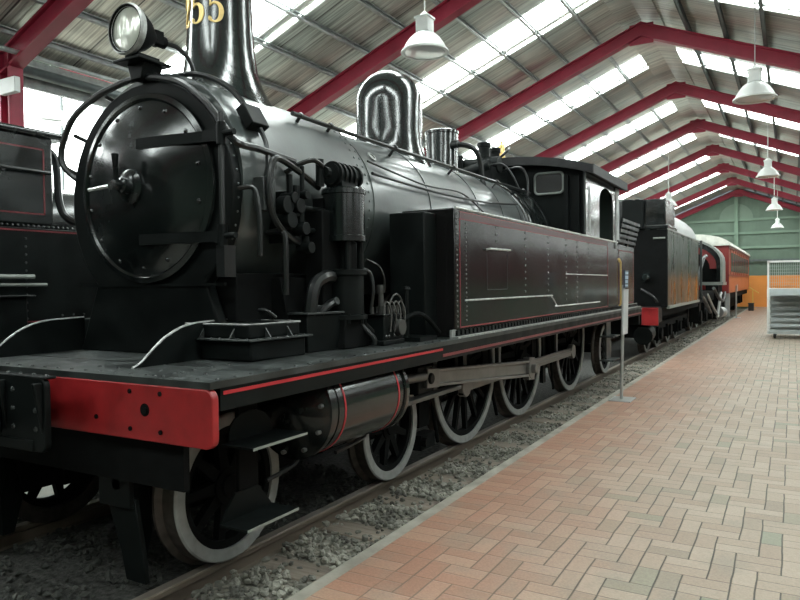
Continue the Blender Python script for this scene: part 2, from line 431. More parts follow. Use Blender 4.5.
# walls
poly = [(-12.2, -.2), (XRW + .25, -.2), (XRW + .25, zr(XRW, 7.5)), (XR, 7.45), (XL, zr(XL, 7.5)), (-11.6, 7.4), (-12.2, 7.2)]
structure(MB().prism(poly, 'xz', YB, YB + .15).build('wall_back', M['wall'], smooth=False))
structure(MB().prism(poly, 'xz', YF - .15, YF).build('wall_front', M['wall'], smooth=False))
structure(MB().box(XRW + .15, XRW + .3, YF, YB, -.2, 5.0).build('wall_right', M['wall'], smooth=False))
structure(MB().box(XRW + .12, XRW + .15, YF, YB, 1.65, 2.95).build('reflected_red_band', M['addedred'], smooth=False))  # out of view, added so the tank side reflects something red
for i_ in range(10):  # unseen glazing, added to brighten the floor and streak the cab side
    y0 = -6.4 + 5.2 * i_
    w_ = structure(MB().box(XRW + .11, XRW + .15, y0 + .5, y0 + 4.3, 3.0, 4.3).build('window_%d' % (60 + i_), M['addedwin'], smooth=False))
    f_ = MB()
    for yy in (.5, 1.43, 2.38, 3.33, 4.26): f_.box(XRW + .06, XRW + .12, y0 + yy, y0 + yy + .05, 3.0, 4.3)
    for zz in (2.95, 4.28): f_.box(XRW + .05, XRW + .12, y0 + .5, y0 + 4.31, zz, zz + .06)
    f_.build('window_frame', M['darkgalv'], w_)
structure(MB().box(-12.2, -12.05, YF, YB, -.2, 7.4).build('wall_left', M['wall'], smooth=False))
# steel on the back wall
g = MB()
for z in (3.71, 4.61, 5.44): g.box(-5, XRW, YB - .14, YB, z - .07, z + .07)
structure(g.build('trim_2', M['girt']))
g = MB()
for x in (.85, 4.35, -2.65): g.box(x - .1, x + .1, YB - .24, YB - .14, .05, zr(x, 7.3))
structure(g.build('trim_3', M['girt']))
structure(MB().box(-5, XRW, YB - .2, YB - .14, 2.84, 2.96).build('trim_4', M['darkgalv']))
# pale round mark on the gable
d = MB(); n = 40
P = [(.84 + .95 * math.cos(PI * i / 24), 5.5 + .95 * math.sin(PI * i / 24)) for i in range(25)]; d.prism(P, 'xz', YB - .08, YB - .01)
tag(d.build('round_panel', M['disc']), 'pale half-round panel high on the green gable wall', 'wall panel')

# roof sheets
def slope_sheet(x0, x1, y0, y1, zoff, th):
    z0, z1 = zr(x0, zoff), zr(x1, zoff)
    return MB().add([(x0, y0, z0), (x1, y0, z1), (x1, y1, z1), (x0, y1, z0), (x0, y0, z0 + th), (x1, y0, z1 + th), (x1, y1, z1 + th), (x0, y1, z0 + th)],
                    [(0, 3, 2, 1), (4, 5, 6, 7), (0, 1, 5, 4), (1, 2, 6, 5), (2, 3, 7, 6), (3, 0, 4, 7)])
structure(slope_sheet(XL - .15, XR, YF, YB, 7.6, .05).build('ceiling', M['foil'], smooth=False))
structure(slope_sheet(XR, XRW + .3, YF, YB, 7.6, .05).build('ceiling_right', M['foil'], smooth=False))
# neighbouring span beyond the columns
v = MB(); za, zb = zr(XL - .15, 7.6), 7.5
v.add([(XL - .15, YF, za), (-11.7, YF, zb), (-11.7, YB, zb), (XL - .15, YB, za), (XL - .15, YF, za + .05), (-11.7, YF, zb + .05), (-11.7, YB, zb + .05), (XL - .15, YB, za + .05)],
      [(0, 3, 2, 1), (4, 5, 6, 7), (0, 1, 5, 4), (1, 2, 6, 5), (2, 3, 7, 6), (3, 0, 4, 7)])
structure(v.build('ceiling_left', M['foil'], smooth=False))

# frames
FRAMES = [5.45 + 5.2 * i for i in range(-2, 8)]
def frame_parts(y):
    r = MB(); hw = .09
    for a, b in ((XL, XR), (XR, XRW)):
        for off, w, h in ((7.12, hw, .03), (7.40, hw, .03)):
            pass
        lo0, lo1 = zr(a, 7.12), zr(b, 7.12)
        # I-section rafter: bottom flange, web, top flange
        for o0, o1, w in ((0, .035, .1), (.035, .27, .05), (.27, .305, .1)):
            r.add([(a, y - w, lo0 + o0), (b, y - w, lo1 + o0), (b, y + w, lo1 + o0), (a, y + w, lo0 + o0),
                   (a, y - w, lo0 + o1), (b, y - w, lo1 + o1), (b, y + w, lo1 + o1), (a, y + w, lo0 + o1)],
                  [(0, 3, 2, 1), (4, 5, 6, 7), (0, 1, 5, 4), (1, 2, 6, 5), (2, 3, 7, 6), (3, 0, 4, 7)])
    r.box(XR - .25, XR + .25, y - .02, y + .02, 6.86, 7.3)
    return r
for y in FRAMES:
    if y > YB - .5: continue
    f = structure(frame_parts(y).build('portal_frame', M['roofred']))
    for x in (XL, XRW):
        c = MB(); zt = zr(XL, 7.42)
        for x0, x1, w in ((-.14, -.11, .1), (-.11, .11, .012), (.11, .14, .1)):
            c.box(x + .08 + x0 * .75, x + .08 + x1 * .75, y - w, y + w, -.12, zt)
        c.build('column', M['roofred'], f)
# gable rafter
r = frame_parts(YB - .3); structure(r.build('portal_frame', M['roofred']))
# braces in the neighbouring bay at the first column
structure(MB().bar((XL, 5.45, 3.6), (XL - 1.7, 5.45, 4.75), .08, .1).build('brace', M['roofred']))
structure(MB().bar((XL - .1, 5.45, 4.35), (-11.6, 5.45, 7.0), .15, .3).build('beam_beyond', M['roofred']))
structure(MB().bar((XL - .1, 10.65, 4.35), (-11.6, 10.65, 7.0), .15, .3).build('beam_beyond', M['roofred']))
# purlins
PX = [.05, -.68, -1.4, -2.1, -2.85, -3.58, -4.33, -5.0]
for x in PX:
    for k in (1, -1):
        xx = x if k > 0 else 2 * XR - x
        z = zr(xx, 7.6); p = MB()
        dp = .09 if k > 0 else .16
        p.box(xx - .032, xx + .032, YF, YB, z - .02, z - .005); p.box(xx - .032, xx + .032, YF, YB, z - dp, z - dp + .01)
        p.box(xx - .032, xx - .02, YF, YB, z - dp, z - .005)
        structure(p.build('purlin', M['galv'] if k > 0 else M['darkgalv']))  # same steel both sides; darker grey paints in the right slope's shade
structure(MB().prism([(XR - .42, zr(XR - .42, 7.57)), (XR, 7.40), (XR + .42, zr(XR + .42, 7.57)), (XR + .42, zr(XR + .42, 7.6)), (XR, 7.5), (XR - .42, zr(XR - .42, 7.6))], 'xz', YF, YB).build('ridge_capping', M['foil'], smooth=False))
# skylights: one sheet per bay and slope
k = 0
def skl(a, b, y0):
    m = slope_sheet(a, b, y0 + .04, y0 + .84, 7.585, .012); q = slope_sheet(a, b, y0 + 1.08, y0 + 1.13, 7.585, .012)
    return m.add(q.v, q.f)
for i in range(-3, 7):
    y0 = 12.85 + 5.2 * i
    if y0 < YF or y0 + 1.1 > YB: continue
    for a, b in ((XL - .1, XR - .08), (XR + .08, XRW)):
        k += 1
        structure(skl(a, b, y0).build('window_%d' % k, M['sky'], smooth=False))
        e = MB()
        for yy in (y0 + .88, y0 + 1.16): 
            q = slope_sheet(a, b, yy, yy + .035, 7.57, .02); e.add(q.v, q.f)
        structure(e.build('trim_skylight', M['lampwhite'], smooth=False))
# tall daylit glazing of the neighbouring span
for i in range(12):
    y0 = -3 + 4.2 * i
    k += 1
    w = structure(MB().box(-12.05, -12.0, y0, y0 + 3.7, 2.6, 6.6).build('window_%d' % k, M['win'], smooth=False))
    f = MB()
    for yy in (y0, y0 + 1.23, y0 + 2.46, y0 + 3.66): f.box(-12.0, -11.92, yy, yy + .05, 2.6, 6.6)
    for zz in (2.56, 4.0, 6.6): f.box(-12.0, -11.9, y0, y0 + 3.7, zz, zz + .06)
    f.build('window_frame', M['darkgalv'], w)
for i in range(9):
    y0 = 1.5 + 5.4 * i
    if y0 > YB - 1.5: continue
    k += 1
    v = MB(); ma = lambda x: za + (zb - za) * (x - (XL - .15)) / (-11.7 - XL + .15) - .02
    xs = (-6.1, -11.5)
    v.add([(xs[0], y0, ma(xs[0])), (xs[1], y0, ma(xs[1])), (xs[1], y0 + 1.6, ma(xs[1])), (xs[0], y0 + 1.6, ma(xs[0]))], [(0, 1, 2, 3)])
    structure(v.build('window_%d' % k, M['sky'], smooth=False))
# eave gutter between the spans
structure(MB().cyl((XL - .15, YF, 4.68), (XL - .15, YB, 4.68), .075, n=16).build('eave_gutter', M['darkgalv']))
structure(MB().box(XL - .36, XL - .30, YF, YB, 4.50, 4.90).build('trim_5', M['galv']))
structure(MB().cyl((XL + .35, YF, 4.72), (XL + .35, YB, 4.72), .035, n=10).build('conduit', M['galv']))

# ------------------------------------------------------------------ track
def rail(x, y0, y1, label):
    p = [(-.07, -.15), (.07, -.15), (.07, -.135), (.012, -.115), (.012, -.05), (.036, -.035), (.036, -.008), (.028, 0), (-.028, 0), (-.036, -.008), (-.036, -.035), (-.012, -.05), (-.012, -.115), (-.07, -.135)]
    r = MB().prism([(x + a, b) for a, b in p], 'xz', y0, y1).build('rail', M['rail'], ang=20)
    MB().box(x - .03, x + .03, y0, y1, -.003, .002).build('rail_head', M['railtop'], r)
    return tag(r, label, 'rail')
rail(.85, YF, YB - .6, 'rusty steel rail beside the gravel strip and brick platform')
rail(-.85, YF, YB - .6, 'rusty steel rail under the far side of the big black tank engine')
TX = -4.2
rail(TX + .85, YF, YB - .6, 'rusty rail under the near wheels of the engine on the next track')
rail(TX - .85, YF, YB - .6, 'rusty rail under the far wheels of the engine on the next track')
SP = [(-1.45, .075), (-.96, .075), (-.94, 0), (.94, 0), (.96, .075), (1.45, .075), (1.45, -.12), (-1.45, -.12)]
sl = MB().prism(SP, 'xz', -.125, .125).build('sleeper', M['sleeper'], at=(0, 1.9, -.15), bevel=.012)
tag(sl, 'worn timber sleeper bedded in gravel under the near track', 'sleeper', 'sleepers of the near track')
for i in range(1, 60):
    c = sl.copy(); COL.objects.link(c); c.location = (random.uniform(-.03, .03), 1.9 + i * .72 + random.uniform(-.03, .03), -.15)
s2 = MB().box(-1.42, 1.42, -.125, .125, -.12, -.007).build('sleeper', M['sleeper'], at=(TX, 1.9, -.143), bevel=.012)
tag(s2, 'worn timber sleeper under the engine on the next track', 'sleeper', 'sleepers of the next track')
for i in range(1, 14):
    c = s2.copy(); COL.objects.link(c); c.location = (TX, 1.9 + i * .72, -.143)
# loose stones
st = MB(); rs = random.Random(3)
base = [Vector(p).normalized() for p in [(1, 1, 1), (1, -1, -1), (-1, 1, -1), (-1, -1, 1), (0, 0, 1.3), (0, 0, -1.3)]]
bmh = bmesh.new(); bmesh.ops.create_icosphere(bmh, subdivisions=1, radius=1)
ico_v = [v.co.copy() for v in bmh.verts]; ico_f = [tuple(v.index for v in f.verts) for f in bmh.faces]; bmh.free()
oct_v = [Vector(p) for p in ((1, 0, 0), (-1, 0, 0), (0, 1, 0), (0, -1, 0), (0, 0, 1), (0, 0, -1))]
oct_f = [(0, 2, 4), (2, 1, 4), (1, 3, 4), (3, 0, 4), (2, 0, 5), (1, 2, 5), (3, 1, 5), (0, 3, 5)]
def stone(x, y, z, r, hi):
    vv, ff = (ico_v, ico_f) if hi else (oct_v, oct_f)
    R = Matrix.Rotation(rs.uniform(0, 6.28), 3, 'Z') @ Matrix.Rotation(rs.uniform(0, 3), 3, 'X')
    sc = Vector((rs.uniform(.7, 1.3), rs.uniform(.6, 1.1), rs.uniform(.5, .9)))
    vs = []
    for p in vv:
        q = Vector((p.x * sc.x, p.y * sc.y, p.z * sc.z)) * (r * rs.uniform(.75, 1.2)); q = R @ q
        vs.append((q.x + x, q.y + y, q.z + z))
    st.add(vs, ff)
def on_sleeper(y): 
    t = ((y - 1.9) / .72) % 1.0
    return t < .16 or t > .84
cnt = 0
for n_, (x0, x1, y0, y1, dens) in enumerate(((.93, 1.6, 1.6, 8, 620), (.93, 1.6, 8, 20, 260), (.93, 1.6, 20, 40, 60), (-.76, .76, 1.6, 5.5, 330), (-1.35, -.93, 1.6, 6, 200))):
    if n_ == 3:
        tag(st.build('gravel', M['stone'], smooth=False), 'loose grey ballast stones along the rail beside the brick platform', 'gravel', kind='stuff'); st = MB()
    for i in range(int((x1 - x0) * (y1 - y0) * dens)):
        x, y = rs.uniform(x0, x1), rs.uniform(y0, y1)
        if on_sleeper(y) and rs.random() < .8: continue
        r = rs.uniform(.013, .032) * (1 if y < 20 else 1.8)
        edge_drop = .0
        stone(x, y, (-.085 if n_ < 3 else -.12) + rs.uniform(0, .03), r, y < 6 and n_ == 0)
tag(st.build('gravel', M['darkstone'], smooth=False), 'dark ballast stones under the front of the big engine', 'gravel', kind='stuff')

# ------------------------------------------------------------------ the big tank locomotive
L = empty('tank_locomotive', (0, 8, 0))
tag(L, 'large glossy black tank engine with red buffer beam and numbered chimney, nearest to the platform', 'locomotive')

# frames and dark mass underneath
f = MB()
for s in (1, -1): f.box(s * .60, s * .66, 2.5, 13.3, .55, 1.17)
for y in (2.9, 4.2, 5.8, 7.4, 9.4, 11.6, 13.2): f.box(-.6, .6, y - .04, y + .04, .5, 1.15)
f.box(-.6, .6, 3.4, 4.6, .45, 1.17); f.box(-.55, .55, 5.6, 11.6, .62, 1.15)
f.box(-.5, .5, 9.2, 11.4, .32, .7)
f.build('main_frame', M['matt'], L)
b = MB()
for s in (1, -1): b.box(s * .52, s * .58, 2.66, 5.6, .32, .72)
b.box(-.5, .5, 3.6, 4.6, .28, .55)
for y in (3.1, 5.03): b.cyl((-.8, y, .45), (.8, y, .45), .08, n=12)
for s in (1, -1):
    for y in (3.1, 5.03): b.box(s * .5, s * .66, y - .14, y + .14, .3, .66)
b.build('bogie', M['matt'], L)

# deck
d = MB(); d.box(-1.45, 1.45, 2.40, 13.35, 1.165, 1.2)
r = d
for s in (1, -1):
    r.rivets((s * 1.40, 2.5, 1.2), (s * 1.40, 5.1, 1.2), 22, (0, 0, 1), .011)
    r.rivets((s * 1.0, 2.46, 1.2), (s * 1.0, 3.0, 1.2), 5, (0, 0, 1), .014)
r.rivets((-1.3, 2.47, 1.2), (1.3, 2.47, 1.2), 22, (0, 0, 1), .011)
r.rivets((.35, 2.62, 1.2), (1.2, 2.62, 1.2), 6, (0, 0, 1), .013)
dk = d.build('running_board', M['deck'], L)
MB().box(-1.2, 1.0, 2.86, 2.868, 1.199, 1.2015).build('plate_joint', M['matt'], dk)
for s in (1, -1):
    v = MB(); v.box(s * 1.40, s * 1.44, 2.48, 13.3, 1.05, 1.166)
    vo = v.build('valance', M['black'], L)
    MB().box(s * 1.439, s * 1.443, 2.5, 4.95, 1.128, 1.146).build('lining', M['line'], vo)
    MB().box(s * 1.439, s * 1.4435, 4.95, 13.28, 1.075, 1.098).build('lining', M['band'], vo)
    a = MB(); a.box(s * 1.375, s * 1.44, 5.25, 13.25, 1.2, 1.214); a.box(s * 1.36, s * 1.38, 5.25, 13.25, 1.2, 1.27)
    ao = a.build('foot_angle', M['edge'], L)
    P = [(13.2, 1.214), (5.3, 1.214)]
    for i in range(90):
        y = 5.32 + i * .0872; P += [(y, 1.222), (y, 1.262), (y + .05, 1.262), (y + .05, 1.222)]
    P.append((13.2, 1.222))
    MB().prism(P, 'yz', s * 1.381, s * 1.402).build('ribbed_strip', M['black'], ao)

# buffer beam
def rrect(x0, x1, z0, z1, r, n=5):
    P = []
    for cx, cz, a in ((x1 - r, z1 - r, 0), (x0 + r, z1 - r, 90), (x0 + r, z0 + r, 180), (x1 - r, z0 + r, 270)):
        for i in range(n + 1):
            t = math.radians(a + 90 * i / n); P.append((cx + r * math.cos(t), cz + r * math.sin(t)))
    return P
bb = MB().prism(rrect(-1.47, 1.47, .875, 1.165, .05), 'xz', 2.395, 2.44).build('buffer_beam', M['red'], L, bevel=.006)
h = MB()
for s in (1, -1):
    for x, z in ((.89, 1.125), (1.115, 1.125), (.89, .93), (1.115, .93), (.62, .97)):
        h.cyl((s * x, 2.398, z), (s * x, 2.388, z), .0125, n=8)
    h.cyl((s * 1.0, 2.398, 1.035), (s * 1.0, 2.3935, 1.035), .034, n=16)
    h.cyl((s * 1.005, 2.395, 1.032), (s * 1.005, 2.385, 1.032), .016, n=10)
h.build_each('bolt_hole', M['matt'], bb)
# drawgear pocket in the middle of the beam
dg = MB(); dg.prism(rrect(-.50, .50, .80, 1.195, .05), 'xz', 2.18, 2.215); dg.box(-.50, .50, 2.18, 2.25, 1.185, 1.2)
dg.box(-.2, .2, 2.2, 2.40, .90, 1.15); dg.box(-.40, .40, 2.17, 2.21, .80, .86)
for x in (-.46, -.15, .15, .47): dg.prism([(2.18, .90), (2.18, 1.17), (2.13, 1.17)], 'yz', x - .012, x + .012)
dgo = dg.build('drawgear_pocket', M['black'], L, bevel=.006)
q = MB()
for x in (-.42, -.22, .22, .42):
    for z in (.92, 1.02, 1.12): q.rivet((x, 2.18, z), (0, -1, 0), .016)
q.rivets((-.46, 2.22, 1.2), (.46, 2.22, 1.2), 9, (0, 0, 1), .014)
q.build('rivets', M['deck'], dgo)
q = MB(); q.box(-.12, .12, 1.9, 2.18, .88, 1.1); q.cyl((0, 1.95, .8), (0, 1.95, 1.18), .06, n=12); q.build('coupler', M['black'], L, bevel=.01)
# guard irons
for s in (1, -1):
    g = MB(); g.prism([(2.50, .90), (2.74, .90), (2.70, .5), (2.72, .25), (2.66, .05), (2.58, .05), (2.58, .3), (2.52, .55)], 'yz', s * .60, s * .66)
    g.box(s * .48, s * .74, 2.50, 2.53, .45, .88)
    g.prism([(s * .50, .5), (s * .74, .5), (s * .80, .2), (s * .82, .04), (s * .66, .04), (s * .62, .2)], 'xz', 2.53, 2.56)
    g.build('guard_iron', M['black'], L, bevel=.005)
MB().box(-1.2, 1.2, 2.46, 2.5, .62, .88).build('beam_backing', M['matt'], L)

# smokebox
SZ, SR = 2.33, .81
def smoke_profile(r, wb, zb, n=30):
    P = [(wb, zb)]
    zc = SZ - .06; a0 = math.degrees(math.asin((1.68 - zc) / r))
    for i in range(n + 1):
        t = math.radians(a0 + (180 - 2 * a0) * i / n); P.append((r * math.cos(t), zc + r * math.sin(t)))
    P.append((-wb, zb)); return P
sb = MB(); sb.cyl((0, 3.36, SZ), (0, 4.9, SZ), SR, n=72)
q = sb
for yy in (4.80, 4.88):
    for i in range(46):
        t = math.radians(-30 + 240 * i / 45); q.rivet((SR * math.cos(t), yy, SZ + SR * math.sin(t)), (math.cos(t), 0, math.sin(t)), .013)
for i in range(40):
    t = math.radians(-35 + 250 * i / 39); q.rivet((.80 * math.cos(t), 3.325, SZ - .06 + .80 * math.sin(t)), (math.cos(t), 0, math.sin(t)), .009)
sbo = sb.build('smokebox', M['boiler'], L)
MB().prism(smoke_profile(.80, .74, 1.2), 'xz', 3.28, 3.37).build('front_plate', M['black'], sbo, bevel=.012)
s_ = MB(); s_.box(-.70, .70, 3.40, 4.7, 1.2, 1.75); s_.box(-.70, .70, 3.5, 4.6, 1.0, 1.3)
s_.prism([(-.78, 1.72), (.78, 1.72), (.9, 1.2), (-.9, 1.2)], 'xz', 3.75, 4.6)
s_.build('saddle', M['matt'], sbo, bevel=.01)
MB().box(-.72, .72, 3.268, 3.29, 1.665, 1.685).build('angle_strip', M['black'], sbo)
# door
dr = MB()
dr.lathe([(.635, 0), (.65, .02), (.645, .04), (.61, .05), (.595, .038), (.55, .055), (.42, .095), (.25, .12), (.08, .13), (0, .13)], (.015, 3.285, 2.335), (0, -1, 0), 72)
q = dr
for i in range(14):
    t = 2 * PI * (i + .5) / 14; q.rivet((.015 + .545 * math.cos(t), 3.285 - .055, 2.335 + .545 * math.sin(t)), (0, -1, 0), .018)
do = dr.build('smokebox_door', M['gloss'], L, ang=50)
for z, n1 in ((2.62, 0), (1.98, 0)):
    h = MB()
    for i in range(10):
        w_ = (.72 - .05) / 10; x0, x1 = .05 + i * w_, .05 + (i + 1) * w_
        def yy(x):
            r_ = min(.63, math.hypot(x, z - 2.34)); return 3.285 - (.05 + .085 * (1 - (r_ / .62) ** 2)) - .012
        h.add([(x0, yy(x0), z - .035), (x1, yy(x1), z - .035), (x1, yy(x1), z + .035), (x0, yy(x0), z + .035), (x0, yy(x0) + .03, z - .035), (x1, yy(x1) + .03, z - .035), (x1, yy(x1) + .03, z + .035), (x0, yy(x0) + .03, z + .035)],
              [(0, 1, 2, 3), (7, 6, 5, 4), (0, 4, 5, 1), (3, 2, 6, 7), (1, 5, 6, 2), (0, 3, 7, 4)])
    h.cyl((.76, 3.22, z - .07), (.76, 3.22, z + .07), .03, n=12); h.box(.70, .78, 3.21, 3.24, z - .045, z + .045)
    h.cyl((.76, 3.22, z), (.87, 3.22, z), .02, n=10)
    h.build('hinge_strap', M['black'], do)
h = MB(); h.cyl((.76, 3.22, 1.85), (.76, 3.22, 2.75), .018, n=10); h.box(.72, .79, 3.2, 3.3, 1.72, 1.92); h.build('hinge_pin', M['pipe'], do)
h = MB(); h.lathe([(.115, 0), (.115, .02), (.09, .035), (.055, .04), (.05, .09), (.035, .10), (.03, .15), (0, .155)], (0, 3.16, 2.34), (0, -1, 0), 24); h.build('handle_boss', M['gloss'], do)
h = MB(); h.bar((0, 3.04, 2.33), (.0, 3.03, 2.48), .026, .02, (1, 0, 0)); h.lathe([(.016, 0), (.02, .05), (.024, .09), (0, .1)], (0, 3.03, 2.45), (0, 0, 1), 12); h.build('handle', M['black'], do)
h = MB(); h.cyl((-.01, 3.02, 2.33), (-.19, 2.97, 2.31), .016, .012, n=12); h.cyl((0, 3.04, 2.33), (0, 2.99, 2.33), .028, n=12); tag(h.build('handle', M['chrome'], do), 'bright steel handle')
# chimney
c = MB(); c.lathe([(.50, -.26), (.46, -.16), (.385, -.05), (.325, .06), (.285, .18), (.262, .34), (.248, .55), (.244, .72), (.244, 1.06), (.25, 1.1), (.29, 1.14), (.30, 1.19), (.29, 1.24), (.24, 1.26), (.19, 1.26), (.19, 1.0), (0, 1.0)], (0, 4.02, 3.13), (0, 0, 1), 56)
co = c.build('chimney', M['dome'], L, ang=50)
c = MB(); c.lathe([(.250, 0), (.255, .006), (.250, .012)], (0, 4.02, 3.575), (0, 0, 1), 56); c.build('chimney_band', M['dome'], co)
def numeral(ch):
    """thick and thin strokes of a serif figure in a unit box; returns list of (points, widths)"""
    if ch == '5':
        return [([(.16, .98), (.35, .96), (.60, .99), (.80, 1.0)], [.10, .15, .14, .05]),
                ([(.19, .98), (.16, .75), (.13, .53)], [.07, .06, .06]),
                ([(.13, .55), (.28, .63), (.48, .64), (.68, .55), (.76, .35), (.68, .14), (.48, .03), (.28, .02)], [.05, .08, .12, .19, .23, .19, .10, .07]),
                ([(.30, .03), (.17, .07), (.12, .14), (.17, .18)], [.08, .12, .16, .12])]
    return [([(.16, .68), (.12, .80), (.24, .94), (.44, .99), (.64, .92), (.72, .76), (.66, .58), (.46, .36), (.24, .16), (.10, .05)], [.14, .14, .09, .10, .15, .22, .20, .11, .07, .07]),
            ([(.10, .07), (.34, .09), (.58, .05), (.74, .05), (.82, .20)], [.08, .15, .16, .14, .05])]
def place_numeral(ch, ang, mb, R=.245, H=.225, W=.128, z0=3.625):
    for pts, ws in numeral(ch):
        Q = []; n = len(pts); sub = 6
        P = [Vector((p[0], p[1], 0)) for p in pts]
        for i in range(n - 1):
            p0 = P[max(i - 1, 0)]; p1 = P[i]; p2 = P[i + 1]; p3 = P[min(i + 2, n - 1)]
            for k_ in range(sub + (1 if i == n - 2 else 0)):
                t = k_ / sub
                q = .5 * ((2 * p1) + (p2 - p0) * t + (2 * p0 - 5 * p1 + 4 * p2 - p3) * t * t + (3 * p1 - p0 - 3 * p2 + p3) * t ** 3)
                Q.append((q, ws[i] + (ws[i + 1] - ws[i]) * t))
        rows = []
        for i, (q, w) in enumerate(Q):
            dv = (Q[min(i + 1, len(Q) - 1)][0] - Q[max(i - 1, 0)][0]); dv = Vector((dv.x * W, dv.y * H, 0)).normalized(); nv = Vector((-dv.y, dv.x, 0))
            c0 = Vector((q.x * W, q.y * H, 0)); rows.append((c0 - nv * w * W * .62, c0 + nv * w * W * .62))
        vs = []; fs = []
        for (a_, b_) in rows:
            for rad in (R, R + .012):
                for p in (a_, b_):
                    th = ang + (p.x - W * .45) / R
                    vs.append((rad * math.sin(th), 4.02 - rad * math.cos(th), z0 + p.y))
        for i in range(len(rows) - 1):
            o = i * 4; fs += [(o + 2, o + 6, o + 7, o + 3), (o, o + 2, o + 6, o + 4), (o + 1, o + 5, o + 7, o + 3)]
        fs += [(0, 1, 3, 2), tuple(len(vs) - 4 + j for j in (0, 2, 3, 1))]
        mb.add(vs, fs)
for ch, a in (('2', -.54), ('5', .05), ('5', .64)):
    m_ = MB(); place_numeral(ch, a, m_); m_.build('numeral', M['gold'], co, ang=60)

# boiler
bo = MB(); BR = .765
bo.cyl((0, 4.88, SZ), (0, 8.9, SZ), BR, n=72); boo = bo.build('boiler', M['boiler'], L)
for y in (5.02, 6.1, 7.35, 8.1, 8.75):
    c = MB(); c.lathe([(BR, 0), (BR + .008, .0), (BR + .008, .05), (BR, .05)], (0, y, SZ), (0, 1, 0), 72, closed=True); c.build('boiler_band', M['boiler'], boo)
# firebox
fb = MB(); fb.lathe([(.70, 0), (.79, .02), (.83, .06), (.845, .14), (.845, 1.2)], (0, 8.88, SZ - .06), (0, 1, 0), 64)
fb.box(-.84, .84, 8.95, 10.1, 1.2, SZ - .06)
fo = fb.build('firebox', M['gloss'], L, ang=45)
for y in (9.1, 9.65):
    c = MB(); c.lathe([(.845, 0), (.855, .0), (.855, .05), (.845, .05)], (0, y, SZ - .06), (0, 1, 0), 64, closed=True); c.build('boiler_band', M['gloss'], fo)
# hand hole plug on the clothing sheet
q = MB(); t = math.radians(38)
q.lathe([(.05, 0), (.05, .012), (.03, .015), (.03, .004), (0, .004)], (BR * math.cos(t), 5.25, SZ + BR * math.sin(t)), (math.cos(t), 0, math.sin(t)), 16); q.build('plug', M['edge'], boo)
# dome
dm = MB(); R = .366
prof = [(.60, -.28), (.53, -.16), (.45, -.04), (.40, .05), (.372, .16)] + [(R, .3), (R, .62)]
for i in range(1, 13):
    t = math.radians(90 * i / 12); prof.append((R * math.cos(t), .62 + R * 1.03 * math.sin(t)))
dm.lathe(prof, (0, 6.6, 3.02), (0, 0, 1), 64); dm.build('steam_dome', M['dome'], L, ang=50)
# safety valve casing and turret
sv = MB(); sv.lathe([(.24, -.1), (.215, 0), (.205, .06), (.205, .50), (.215, .51), (.215, .54), (.19, .55), (.17, .55), (.17, .45), (0, .45)], (0, 7.92, 3.05), (0, 0, 1), 32); svo = sv.build('safety_valve', M['dome'], L)
p = MB(); p.tube([(.05, 7.85, 3.40), (.22, 7.85, 3.40), (.40, 7.95, 3.36), (.46, 8.05, 3.22), (.47, 8.1, 3.0), (.5, 8.1, 2.86)], .034); p.cyl((.0, 7.86, 3.40), (.26, 7.85, 3.40), .05, n=12); p.build('pipe', M['pipe'], svo)
tu = MB(); tu.box(-.28, .28, 8.9, 9.5, 3.02, 3.28); tu.cyl((-.3, 9.15, 3.33), (.3, 9.15, 3.33), .12, n=16); tu.cyl((-.18, 8.95, 3.2), (.24, 8.95, 3.3), .09, n=14)
tu.cyl((0, 9.3, 3.2), (0, 9.3, 3.66), .085, n=16); tu.cyl((0, 9.3, 3.62), (0, 9.3, 3.69), .10, n=16); tu.cyl((.02, 9.66, 3.2), (.02, 9.66, 3.66), .075, n=16); tu.cyl((.02, 9.66, 3.6), (.02, 9.66, 3.67), .09, n=16)
tu.cyl((-.25, 9.0, 3.2), (-.25, 9.0, 3.48), .05, n=12)
tuo = tu.build('steam_turret', M['black'], L, bevel=.01)
p = MB(); p.tube([(.1, 9.66, 3.52), (.2, 9.7, 3.62), (.16, 9.9, 3.7)], .02); 
p.tube([(.25, 9.3, 3.25), (.55, 9.25, 3.28), (.68, 9.2, 3.12), (.72, 9.1, 2.86)], .018); p.tube([(.22, 8.95, 3.3), (.4, 9.0, 3.3), (.52, 9.05, 3.15), (.60, 9.1, 2.95)], .014)
p.build_each('pipe', M['pipe'], tuo)
w = MB(); w.lathe([(.022, -.12), (.022, 0), (.05, .01), (.05, .09), (.035, .10), (.035, .12), (.05, .13), (.05, .24), (.035, .27), (.015, .28), (.02, .31), (0, .33)], (.0, 10.0, 3.52), (0, 0, 1), 16); w.build('whistle', M['brass'], L)
w = MB(); w.cyl((0, 10.0, 3.0), (0, 10.0, 3.45), .02, n=8); w.build('whistle_pipe', M['pipe'], L)

# headlamp
hl = MB(); hl.lathe([(0, .20), (.045, .20), (.07, .17), (.11, .12), (.145, .05), (.162, .0), (.162, -.03), (.155, -.035), (.145, -.02), (.145, .0)], (.01, 3.15, 3.385), (0, 1, 0), 40)
hl.cyl((.01, 3.33, 3.385), (.01, 3.45, 3.385), .042, n=14); hl.box(-.035, .055, 3.34, 3.41, 3.35, 3.44)
ho = hl.build('headlamp', M['matt'], L, ang=45)
q = MB(); q.lathe([(.162, -.036), (.172, -.02), (.164, .014), (.144, -.02)], (.01, 3.15, 3.385), (0, 1, 0), 40, closed=True); q.build('headlamp_rim', M['edge'], ho)
q = MB(); q.lathe([(.146, -.008), (.12, -.02), (.06, -.03), (0, -.034)], (.01, 3.15, 3.385), (0, 1, 0), 40); q.build('headlamp_lens', mat('lamp_lens', (.80, .83, .74), .12, .35, bump=.4, bscale=5, coat=.6, stretch=(9, 1, .6)), ho)
